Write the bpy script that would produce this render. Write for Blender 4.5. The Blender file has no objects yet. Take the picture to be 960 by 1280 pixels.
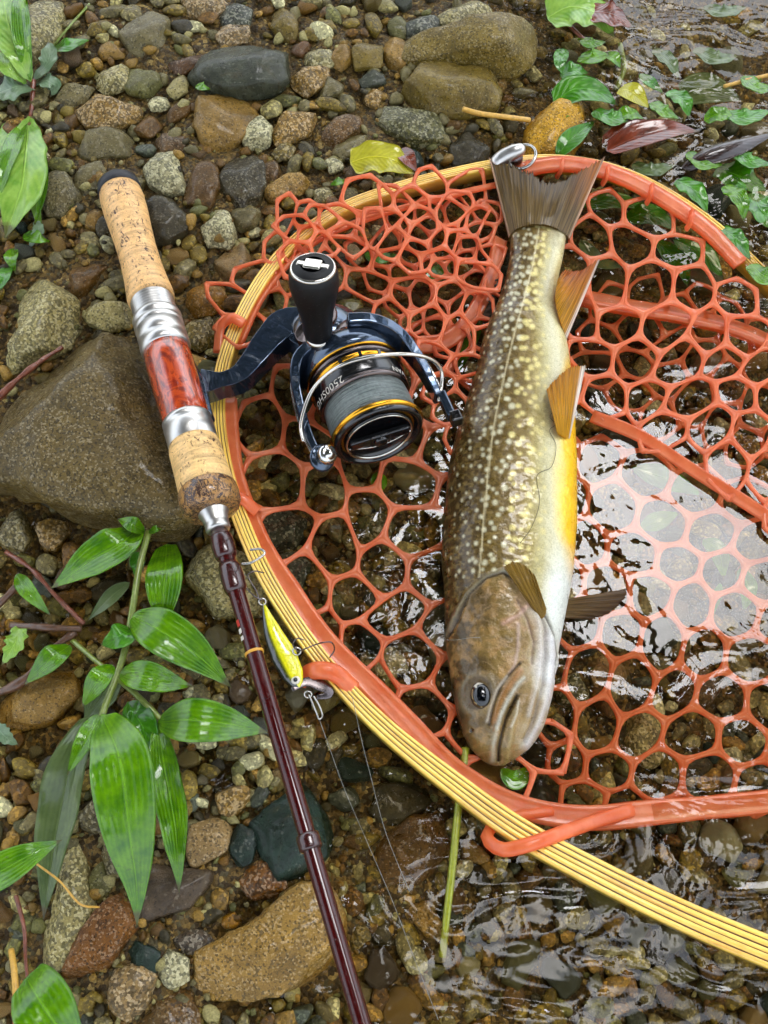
import bpy, math, random
import numpy as np
from mathutils import Vector, Matrix

random.seed(7)
RNG = np.random.default_rng(11)
SC = bpy.context.scene
COL = SC.collection

# ------------------------------------------------------------------ camera
FPX = 1204.0                       # focal length in photo pixels (960 x 1280 frame)
TILT = math.radians(22.0)
DIST = 0.505
CAMP = np.array([0.0, -DIST * math.sin(TILT), DIST * math.cos(TILT)])
cam_d = bpy.data.cameras.new('camera')
cam_d.sensor_fit = 'VERTICAL'
cam_d.sensor_height = 32.0
cam_d.lens = 32.0 * FPX / 1280.0
cam_d.clip_start = 0.01
cam_d.clip_end = 400.0
cam = bpy.data.objects.new('camera', cam_d)
COL.objects.link(cam)
cam.location = CAMP
cam.rotation_euler = (TILT, 0, 0)
SC.camera = cam

# ------------------------------------------------------------------ sky and sun
SUN_EL, SUN_AZ = math.radians(66), math.radians(22)     # azimuth clockwise from +y
w = bpy.data.worlds.new('World')
SC.world = w
w.use_nodes = True
nt = w.node_tree
nt.nodes.clear()
sky = nt.nodes.new('ShaderNodeTexSky')
sky.sky_type = 'NISHITA'
sky.sun_disc = False
sky.sun_elevation = SUN_EL
sky.sun_rotation = SUN_AZ
sky.dust_density = 4.5
sky.air_density = 1.9
hs = nt.nodes.new('ShaderNodeHueSaturation')
hs.inputs['Saturation'].default_value = 0.25
bg = nt.nodes.new('ShaderNodeBackground')
bg.inputs['Strength'].default_value = 0.15
wo = nt.nodes.new('ShaderNodeOutputWorld')
nt.links.new(sky.outputs[0], hs.inputs['Color'])
tint = nt.nodes.new('ShaderNodeMix')                 # thin even cloud: pale, a little cool
tint.data_type = 'RGBA'
tint.blend_type = 'MULTIPLY'
tint.inputs[0].default_value = 1.0
tint.inputs[7].default_value = (0.94, 0.99, 1.07, 1)
nt.links.new(hs.outputs[0], tint.inputs[6])
nt.links.new(tint.outputs[2], bg.inputs['Color'])
nt.links.new(bg.outputs[0], wo.inputs['Surface'])
sl = bpy.data.lights.new('sun', 'SUN')
sl.energy = 0.6
sl.angle = math.radians(50)
sl.color = (1.0, 0.93, 0.8)
sun = bpy.data.objects.new('sun', sl)
COL.objects.link(sun)
sd = Vector((math.sin(SUN_AZ) * math.cos(SUN_EL), math.cos(SUN_AZ) * math.cos(SUN_EL), math.sin(SUN_EL)))
sun.rotation_euler = sd.to_track_quat('Z', 'Y').to_euler()
sun.location = sd * 5
SC.view_settings.view_transform = 'Standard'
SC.view_settings.look = 'None'
SC.view_settings.gamma = 1.0
SC.view_settings.exposure = 1.92
SC.render.engine = 'CYCLES'
SC.cycles.max_bounces = 6
SC.cycles.diffuse_bounces = 3
SC.cycles.glossy_bounces = 3
SC.cycles.transparent_max_bounces = 12
SC.cycles.caustics_reflective = False
SC.cycles.caustics_refractive = False
SC.cycles.use_denoising = True
SC.cycles.use_adaptive_sampling = True
SC.cycles.adaptive_threshold = 0.03

# ------------------------------------------------------------------ helpers
CT, ST = math.cos(TILT), math.sin(TILT)

def W(px, py, z=0.0):
    """photo pixel -> point of the horizontal plane at height z"""
    px = np.asarray(px, float); py = np.asarray(py, float); z = np.asarray(z, float)
    a = (px - 480.0) / FPX
    b = (640.0 - py) / FPX
    dx = a
    dy = b * CT + ST
    dz = b * ST - CT
    t = (z - CAMP[2]) / dz
    return np.stack([CAMP[0] + t * dx, CAMP[1] + t * dy, np.broadcast_to(z, t.shape) + 0 * t], -1)

def PX(P):
    """world point -> photo pixel"""
    P = np.asarray(P, float) - CAMP
    xc = P[..., 0]
    yc = P[..., 1] * CT + P[..., 2] * ST
    zc = P[..., 1] * ST - P[..., 2] * CT
    return np.stack([480 + FPX * xc / zc, 640 - FPX * yc / zc], -1)

def MPP(px, py, z=0.0):
    """metres per pixel at a point"""
    p = W(px, py, z) - CAMP
    zc = p[..., 1] * ST - p[..., 2] * CT
    return zc / FPX

def lin(c):
    c = np.asarray(c, float) / 255.0
    return np.where(c <= 0.04045, c / 12.92, ((c + 0.055) / 1.055) ** 2.4)

def lin4(c, k=1.0):
    r = lin(c) * k
    return (float(r[0]), float(r[1]), float(r[2]), 1.0)

def hash3(i, j, k, seed):
    h = (i * 374761393 + j * 668265263 + k * 2147483647 + seed * 1274126177) & 0xFFFFFFFF
    h = ((h ^ (h >> 13)) * 1274126177) & 0xFFFFFFFF
    h = h ^ (h >> 16)
    return (h & 0xFFFF) / 65535.0

def vnoise(P, seed=0):
    P = np.asarray(P, float)
    f = np.floor(P).astype(np.int64)
    t = P - f
    t = t * t * (3 - 2 * t)
    out = 0
    for a in (0, 1):
        wa = t[..., 0] if a else 1 - t[..., 0]
        for b in (0, 1):
            wb = t[..., 1] if b else 1 - t[..., 1]
            for c in (0, 1):
                wc = t[..., 2] if c else 1 - t[..., 2]
                out = out + wa * wb * wc * hash3(f[..., 0] + a, f[..., 1] + b, f[..., 2] + c, seed)
    return out * 2 - 1

def fbm(P, seed=0, oct=4):
    s, a = 0, 1.0
    P = np.asarray(P, float)
    for o in range(oct):
        s = s + a * vnoise(P * 2 ** o, seed + o)
        a *= 0.5
    return s

def spline(pts, n):
    """Catmull-Rom through control points, n samples, even in parameter length"""
    pts = np.asarray(pts, float)
    if len(pts) == 2:
        t = np.linspace(0, 1, n)[:, None]
        return pts[0] * (1 - t) + pts[1] * t
    d = np.r_[0, np.cumsum(np.linalg.norm(np.diff(pts, axis=0), axis=1) + 1e-9)]
    P = np.vstack([2 * pts[0] - pts[1], pts, 2 * pts[-1] - pts[-2]])
    u = np.linspace(0, d[-1], n)
    i = np.clip(np.searchsorted(d, u, side='right') - 1, 0, len(pts) - 2)
    t = ((u - d[i]) / (d[i + 1] - d[i]))[:, None]
    a, b, c, e = P[i], P[i + 1], P[i + 2], P[i + 3]
    return 0.5 * (2 * b + (c - a) * t + (2 * a - 5 * b + 4 * c - e) * t ** 2 + (3 * b - a - 3 * c + e) * t ** 3)

def mk(name, V, F, mat, parent=None, smooth=True, uv=None, col=None, loc=None):
    """one mesh object"""
    V = np.asarray(V, np.float32).reshape(-1, 3)
    me = bpy.data.meshes.new(name)
    if isinstance(F, np.ndarray) and F.ndim == 2:
        k = F.shape[1]
        me.vertices.add(len(V)); me.vertices.foreach_set('co', V.ravel())
        me.loops.add(F.size); me.loops.foreach_set('vertex_index', F.astype(np.int32).ravel())
        me.polygons.add(len(F))
        me.polygons.foreach_set('loop_start', np.arange(0, F.size, k, dtype=np.int32))
        me.update(calc_edges=True)
        me.validate()
    else:
        me.from_pydata(V.tolist(), [], [list(map(int, f)) for f in F])
        me.update()
    me.polygons.foreach_set('use_smooth', np.full(len(me.polygons), bool(smooth)))
    if uv is not None:
        li = np.zeros(len(me.loops), np.int32); me.loops.foreach_get('vertex_index', li)
        l = me.uv_layers.new(name='UVMap')
        l.data.foreach_set('uv', np.asarray(uv, np.float32)[li].ravel())
    if col is not None:
        col = np.asarray(col, np.float32)
        if col.shape[1] == 3:
            col = np.c_[col, np.ones(len(col), np.float32)]
        a = me.color_attributes.new('Col', 'FLOAT_COLOR', 'POINT')
        a.data.foreach_set('color', col.ravel())
    if mat is not None:
        me.materials.append(mat)
    o = bpy.data.objects.new(name, me)
    COL.objects.link(o)
    if parent is not None:
        o.parent = parent
        o.matrix_parent_inverse = parent.matrix_basis.inverted()
    return o

def empty(name, loc=(0, 0, 0)):
    o = bpy.data.objects.new(name, None)
    o.location = loc
    o.empty_display_size = 0.01
    COL.objects.link(o)
    return o

def tag(o, label=None, cat=None, group=None, kind=None):
    if label: o['label'] = label
    if cat: o['category'] = cat
    if group: o['group'] = group
    if kind: o['kind'] = kind
    return o

def grid_faces(n, m, wrap=False):
    i = np.arange(n - 1)[:, None]
    j = np.arange(m if wrap else m - 1)[None, :]
    j2 = (j + 1) % m
    a = i * m + j
    return np.stack([a, i * m + j2, (i + 1) * m + j2, (i + 1) * m + j], -1).reshape(-1, 4)

def join(parts):
    Vs, Fs, n = [], [], 0
    for V, F in parts:
        V = np.asarray(V, float).reshape(-1, 3)
        Vs.append(V)
        Fs += [[int(i) + n for i in f] for f in F]
        n += len(V)
    return np.vstack(Vs), Fs

def frames(P):
    T = np.gradient(P, axis=0)
    T /= np.linalg.norm(T, axis=1)[:, None] + 1e-12
    up = np.array([0, 0, 1.0]) if abs(T[0, 2]) < 0.9 else np.array([1.0, 0, 0])
    N = np.zeros_like(P)
    n = up - T[0] * (up @ T[0]); n /= np.linalg.norm(n)
    for i in range(len(P)):
        n = n - T[i] * (n @ T[i])
        n /= np.linalg.norm(n) + 1e-12
        N[i] = n
    B = np.cross(T, N)
    return T, N, B

def tube(P, r, seg=8, caps=True, flat=1.0):
    P = np.asarray(P, float)
    r = np.broadcast_to(np.asarray(r, float), (len(P),))
    T, N, B = frames(P)
    a = np.linspace(0, 2 * math.pi, seg, endpoint=False)
    V = P[:, None] + r[:, None, None] * (np.cos(a)[None, :, None] * B[:, None] + flat * np.sin(a)[None, :, None] * N[:, None])
    F = grid_faces(len(P), seg, True).tolist()
    V = V.reshape(-1, 3)
    if caps:
        F.append(list(range(seg))[::-1])
        F.append(list(range((len(P) - 1) * seg, len(P) * seg)))
    return V, F

def lathe(prof, n=48, cap=True):
    """profile [(r, z)] about local z"""
    prof = np.asarray(prof, float)
    a = np.linspace(0, 2 * math.pi, n, endpoint=False)
    V = np.stack([prof[:, 0, None] * np.cos(a), prof[:, 0, None] * np.sin(a), np.broadcast_to(prof[:, 1, None], (len(prof), n))], -1).reshape(-1, 3)
    F = grid_faces(len(prof), n, True).tolist()
    if cap:
        if prof[0, 0] > 1e-7: F.append(list(range(n))[::-1])
        if prof[-1, 0] > 1e-7: F.append(list(range((len(prof) - 1) * n, len(prof) * n)))
    return V, F

def box(c, s, R=None):
    c = np.asarray(c, float); s = np.asarray(s, float) / 2
    v = np.array([[x, y, z] for x in (-1, 1) for y in (-1, 1) for z in (-1, 1)], float) * s
    if R is not None: v = v @ np.asarray(R).T
    f = [[0, 1, 3, 2], [4, 6, 7, 5], [0, 4, 5, 1], [2, 3, 7, 6], [0, 2, 6, 4], [1, 5, 7, 3]]
    return v + c, f

def bevel(o, wd, seg=2):
    m = o.modifiers.new('bevel', 'BEVEL'); m.width = wd; m.segments = seg; m.limit_method = 'ANGLE'; m.angle_limit = math.radians(35)
    return o

def inpoly(x, y, poly):
    x = np.asarray(x, float); y = np.asarray(y, float)
    c = np.zeros(x.shape, bool)
    n = len(poly)
    for i in range(n):
        x0, y0 = poly[i]; x1, y1 = poly[(i + 1) % n]
        if y0 == y1: continue
        hit = ((y0 > y) != (y1 > y)) & (x < (x1 - x0) * (y - y0) / (y1 - y0) + x0)
        c ^= hit
    return c

def segdist(x, y, line):
    """distance to a polyline, and parameter 0..1 along it"""
    best = np.full(np.shape(x), 1e9); par = np.zeros(np.shape(x))
    L = np.r_[0, np.cumsum([math.dist(a, b) for a, b in zip(line[:-1], line[1:])])]
    for k, ((x0, y0), (x1, y1)) in enumerate(zip(line[:-1], line[1:])):
        dx, dy = x1 - x0, y1 - y0
        t = np.clip(((x - x0) * dx + (y - y0) * dy) / (dx * dx + dy * dy + 1e-12), 0, 1)
        d = np.hypot(x - x0 - t * dx, y - y0 - t * dy)
        m = d < best
        best = np.where(m, d, best)
        par = np.where(m, (L[k] + t * (L[k + 1] - L[k])) / L[-1], par)
    return best, par

# ------------------------------------------------------------------ material helpers
class NT:
    def __init__(s, name):
        s.m = bpy.data.materials.new(name); s.m.use_nodes = True
        s.t = s.m.node_tree; s.t.nodes.clear()
        s.out = s.n('ShaderNodeOutputMaterial')
    def n(s, ty, **kw):
        nd = s.t.nodes.new(ty)
        for k, v in kw.items(): setattr(nd, k, v)
        return nd
    def l(s, a, b): s.t.links.new(a, b)
    def setv(s, sock, v):
        if hasattr(v, 'is_output') or isinstance(v, bpy.types.NodeSocket): s.l(v, sock)
        else: sock.default_value = v
    def math(s, op, a, b=0.0, clamp=False):
        nd = s.n('ShaderNodeMath', operation=op, use_clamp=clamp)
        s.setv(nd.inputs[0], a); s.setv(nd.inputs[1], b)
        return nd.outputs[0]
    def mix(s, f, a, b, blend='MIX'):
        nd = s.n('ShaderNodeMix', data_type='RGBA', blend_type=blend)
        s.setv(nd.inputs[0], f); s.setv(nd.inputs[6], a); s.setv(nd.inputs[7], b)
        return nd.outputs[2]
    def ramp(s, f, stops, interp='LINEAR'):
        nd = s.n('ShaderNodeValToRGB'); cr = nd.color_ramp; cr.interpolation = interp
        while len(cr.elements) < len(stops): cr.elements.new(0.5)
        for e, (p, c) in zip(cr.elements, stops):
            e.position = p; e.color = c if len(c) == 4 else (*c, 1)
        s.l(f, nd.inputs[0]); return nd.outputs[0]
    def coord(s, kind='Object'):
        return s.n('ShaderNodeTexCoord').outputs[kind]
    def noise(s, vec, scale, detail=3, rough=0.6, dist=0.0):
        nd = s.n('ShaderNodeTexNoise'); s.l(vec, nd.inputs['Vector'])
        nd.inputs['Scale'].default_value = scale; nd.inputs['Detail'].default_value = detail
        nd.inputs['Roughness'].default_value = rough; nd.inputs['Distortion'].default_value = dist
        return nd.outputs[0]
    def vor(s, vec, scale, feature='F1', out=0, rnd=1.0):
        nd = s.n('ShaderNodeTexVoronoi', feature=feature); s.l(vec, nd.inputs['Vector'])
        nd.inputs['Scale'].default_value = scale; nd.inputs['Randomness'].default_value = rnd
        return nd.outputs[out]
    def bump(s, h, strength=0.3, dist=0.001, normal=None):
        nd = s.n('ShaderNodeBump'); s.l(h, nd.inputs['Height'])
        nd.inputs['Strength'].default_value = strength; nd.inputs['Distance'].default_value = dist
        if normal is not None: s.l(normal, nd.inputs['Normal'])
        return nd.outputs[0]
    def mapping(s, vec, scale=(1, 1, 1), rot=(0, 0, 0), loc=(0, 0, 0)):
        nd = s.n('ShaderNodeMapping'); s.l(vec, nd.inputs[0])
        nd.inputs['Scale'].default_value = scale; nd.inputs['Rotation'].default_value = rot; nd.inputs['Location'].default_value = loc
        return nd.outputs[0]
    def pbr(s, color=None, rough=0.4, metal=0.0, normal=None, coat=0.0, coat_r=0.05, spec=0.5, alpha=None, trans=0.0, sss=0.0, sss_r=None, link=True):
        p = s.n('ShaderNodeBsdfPrincipled')
        if color is not None: s.setv(p.inputs['Base Color'], color)
        s.setv(p.inputs['Roughness'], rough); s.setv(p.inputs['Metallic'], metal)
        if normal is not None: s.l(normal, p.inputs['Normal'])
        s.setv(p.inputs['Coat Weight'], coat); s.setv(p.inputs['Coat Roughness'], coat_r)
        s.setv(p.inputs['Specular IOR Level'], spec)
        if alpha is not None: s.setv(p.inputs['Alpha'], alpha)
        if trans: s.setv(p.inputs['Transmission Weight'], trans)
        if sss:
            s.setv(p.inputs['Subsurface Weight'], sss)
            p.inputs['Subsurface Radius'].default_value = sss_r or (0.004, 0.001, 0.0005)
            p.inputs['Subsurface Scale'].default_value = 1.0
        if link: s.l(p.outputs[0], s.out.inputs[0])
        return p

def simple_mat(name, rgb, rough=0.4, metal=0.0, coat=0.0, nscale=300, var=0.25, bump=0.15, bdist=0.0003, spec=0.5):
    s = NT(name)
    co = s.coord()
    f = s.noise(co, nscale, 4)
    c = lin(rgb)
    col = s.ramp(f, [(0.25, tuple(c * (1 - var))), (0.75, tuple(np.minimum(c * (1 + var), 1)))])
    r = s.math('ADD', s.math('MULTIPLY', s.noise(co, nscale * 0.4, 3), 0.25), rough - 0.12)
    s.pbr(col, r, metal, s.bump(f, bump, bdist), coat, spec=spec)
    return s.m
# ------------------------------------------------------------------ ground heights
GC = [(-150, 0, 22), (60, 20, 16), (60, 200, 13), (60, 380, 12), (120, 560, 6), (40, 680, -3), (110, 800, -6), (30, 900, -5), (210, 900, 1),
      (60, 1050, 4), (150, 1200, 6), (250, 1060, 3), (280, 1250, 2), (380, 1200, -3), (260, 700, -2), (330, 880, -2),
      (250, 250, 12), (250, 60, 14), (420, 60, 11), (420, 200, 7), (330, 350, 4), (560, 60, 6), (560, 160, 2), (640, 110, -4),
      (420, 420, -4), (450, 560, -10), (400, 700, -9), (500, 760, -16), (600, 500, -24), (620, 300, -18), (640, 760, -26),
      (560, 950, -14), (500, 1080, -7), (480, 1250, -8), (600, 1200, -15), (720, 1150, -24), (900, 1230, -28), (850, 980, -30),
      (820, 700, -36), (940, 520, -42), (820, 380, -36), (800, 200, -24), (700, 60, -16), (820, 60, -44), (950, 150, -50), (1200, 500, -60),
      (1200, 1200, -50), (-200, 900, 6), (300, -150, 20), (-200, 500, 24), (800, -150, -30)]
GCa = np.array(GC, float)
def ground_px(px, py):
    px = np.asarray(px, float); py = np.asarray(py, float)
    d2 = (px[..., None] - GCa[:, 0]) ** 2 + (py[..., None] - GCa[:, 1]) ** 2
    wt = 1.0 / (d2 + 900.0) ** 1.6
    return (wt * GCa[:, 2]).sum(-1) / wt.sum(-1) * 0.001
def ground(x, y):
    x = np.asarray(x, float); y = np.asarray(y, float)
    p = PX(np.stack([x, y, 0 * x], -1))
    return ground_px(np.clip(p[..., 0], -400, 1400), np.clip(p[..., 1], -500, 1900))

# ------------------------------------------------------------------ stone materials
def stone_mat(name, speck=0.5, grain=900.0, band=0.0, rough=0.42):
    s = NT(name)
    co = s.coord()
    oi = s.n('ShaderNodeObjectInfo')
    off = s.n('ShaderNodeVectorMath', operation='ADD'); s.l(co, off.inputs[0])
    rv = s.n('ShaderNodeVectorMath', operation='SCALE'); rv.inputs[0].default_value = (3.1, 5.7, 1.3); s.l(oi.outputs['Random'], rv.inputs['Scale'])
    s.l(rv.outputs[0], off.inputs[1])
    v = off.outputs[0]
    base = oi.outputs['Color']
    big = s.noise(v, 70, 5, 0.65, 0.6)
    c = s.mix(s.ramp(big, [(0.3, (0, 0, 0)), (0.7, (1, 1, 1))]), s.mix(1.0, base, (0.5, 0.47, 0.4, 1), 'MULTIPLY'), s.mix(1.0, base, (1.25, 1.2, 1.12, 1), 'MULTIPLY'))
    if band:
        wv = s.n('ShaderNodeTexWave'); s.l(s.mapping(v, rot=(0.4, 0.3, 0.9)), wv.inputs[0]); wv.inputs['Scale'].default_value = 60; wv.inputs['Distortion'].default_value = 6; wv.inputs['Detail'].default_value = 3
        c = s.mix(s.math('MULTIPLY', wv.outputs[1], band), c, s.mix(1.0, base, (0.35, 0.33, 0.32, 1), 'MULTIPLY'))
    g1 = s.noise(v, grain, 3, 0.7)
    cl = s.vor(v, grain * 0.75, out=1)
    sep = s.n('ShaderNodeSeparateColor'); s.l(cl, sep.inputs[0])
    light = s.math('MULTIPLY', s.math('GREATER_THAN', sep.outputs[0], 1 - 0.42 * speck), s.math('ADD', 0.3, 0.5 * min(1, speck)))
    dark = s.math('MULTIPLY', s.math('GREATER_THAN', sep.outputs[1], 1 - 0.38 * speck), 0.75)
    c = s.mix(light, c, s.mix(0.5, s.mix(1.0, base, (2.0, 1.95, 1.75, 1), 'MULTIPLY'), (0.33, 0.31, 0.25, 1)))
    c = s.mix(dark, c, s.mix(1.0, base, (0.22, 0.22, 0.2, 1), 'MULTIPLY'))
    c = s.mix(s.ramp(g1, [(0.3, (0.0, 0, 0)), (0.75, (0.55, 0.55, 0.55))]), s.mix(1.0, c, (0.55, 0.53, 0.5, 1), 'MULTIPLY'), c) if False else s.mix(1.0, c, s.ramp(g1, [(0.25, (0.5, 0.48, 0.44)), (0.75, (1.35, 1.33, 1.3))]), 'MULTIPLY')
    # rusty and algal stains with a shape of their own
    st = s.ramp(s.noise(v, 45, 4, 0.7, 1.0), [(0.55, (0, 0, 0)), (0.72, (1, 1, 1))])
    c = s.mix(s.math('MULTIPLY', st, 0.35), c, (0.11, 0.075, 0.02, 1))
    wet = s.noise(v, 130, 3)
    r = s.ramp(wet, [(0.35, (rough - 0.18,) * 3), (0.7, (rough + 0.2,) * 3)])
    h = s.math('ADD', s.math('MULTIPLY', g1, 0.5), s.math('MULTIPLY', s.noise(v, 260, 4, 0.7), 0.9))
    s.pbr(c, r, 0, s.bump(h, 0.75, 0.0012), coat=0.16, coat_r=0.04, spec=0.22)
    return s.m
STONE = {'granite': stone_mat('stone_granite', 1.0, 1150, 0, 0.42), 'plain': stone_mat('stone_plain', 0.25, 1500, 0, 0.4),
         'mottled': stone_mat('stone_mottled', 0.5, 1500, 0, 0.42), 'slate': stone_mat('stone_slate', 0.08, 1200, 0.3, 0.34)}
SCOL = {'grey': (114, 104, 74), 'pale': (154, 143, 102), 'white': (178, 171, 142), 'tan': (142, 112, 58), 'brown': (98, 71, 31), 'olive': (112, 95, 44),
        'rust': (118, 78, 32), 'dark': (60, 53, 34), 'slate': (72, 75, 65), 'teal': (38, 54, 48), 'pink': (138, 114, 80), 'purple': (82, 69, 57), 'gold': (138, 98, 18), 'greygreen': (100, 97, 60), 'redbrown': (86, 58, 28)}
for _k, _c in list(SCOL.items()):                 # stones of this stream are warm
    _c = np.array(_c, float); SCOL[_k] = tuple(np.clip(_c.mean() + (_c - _c.mean()) * 1.14, 4, 255) * np.array([0.96, 0.985, 0.95]))
_ico = {}
def ico(sub):
    if sub not in _ico:
        import bmesh
        bm = bmesh.new(); bmesh.ops.create_icosphere(bm, subdivisions=sub, radius=1.0)
        bm.verts.index_update()
        _ico[sub] = (np.array([v.co[:] for v in bm.verts]), np.array([[v.index for v in f.verts] for f in bm.faces]))
        bm.free()
    return _ico[sub]

def star_radius(poly, n=240, smooth=3):
    poly = np.asarray(poly, float)
    th = np.linspace(-math.pi, math.pi, n, endpoint=False)
    R = np.zeros(n)
    for i in range(len(poly)):
        a, b = poly[i], poly[(i + 1) % len(poly)]
        e = b - a
        den = np.cos(th) * e[1] - np.sin(th) * e[0]
        den = np.where(abs(den) < 1e-12, 1e-12, den)
        t = (a[0] * e[1] - a[1] * e[0]) / den
        u = (a[0] * np.sin(th) - a[1] * np.cos(th)) / den
        ok = (t > 0) & (u >= -1e-6) & (u <= 1 + 1e-6)
        R = np.where(ok & (t > R), t, R)
    R[R == 0] = R[R > 0].mean()
    for _ in range(smooth):
        R = (np.roll(R, 2) + np.roll(R, -2) + np.roll(R, 1) + np.roll(R, -1) + R) / 5
    return th, R

def stone_shape(poly, h, seed, sub=3, facets=7, rough=1.0, boxy=0.64):
    r_ = np.random.default_rng(seed)
    D, F = ico(sub)
    th, R = star_radius(poly)
    ang = np.arctan2(D[:, 1], D[:, 0])
    r = np.interp(ang, np.r_[th, math.pi], np.r_[R, R[0]])
    rho = np.hypot(D[:, 0], D[:, 1])
    size = R.mean()
    hr = r * np.clip(rho, 0, 1) ** boxy
    V = np.stack([hr * np.cos(ang), hr * np.sin(ang), h * np.sign(D[:, 2]) * abs(D[:, 2]) ** boxy], -1)
    for k in range(facets):
        a = r_.uniform(0, 2 * math.pi); el = r_.uniform(0.15, 1.35)
        n = np.array([math.cos(a) * math.cos(el), math.sin(a) * math.cos(el), math.sin(el)])
        d = V @ n
        lim = d.max() * r_.uniform(0.62, 0.9)
        ex = np.maximum(d - lim, 0)
        V = V - n * ex[:, None] * 0.88
    nrm = V / (np.linalg.norm(V, axis=1)[:, None] + 1e-9)
    q = V / size
    disp = fbm(q * 1.6 + seed % 97, seed % 50, 3) * 0.075 + fbm(q * 6 + seed % 31, seed % 43 + 9, 3) * 0.028 * rough
    V = V + nrm * (disp * size)[:, None]
    return V, F

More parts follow.
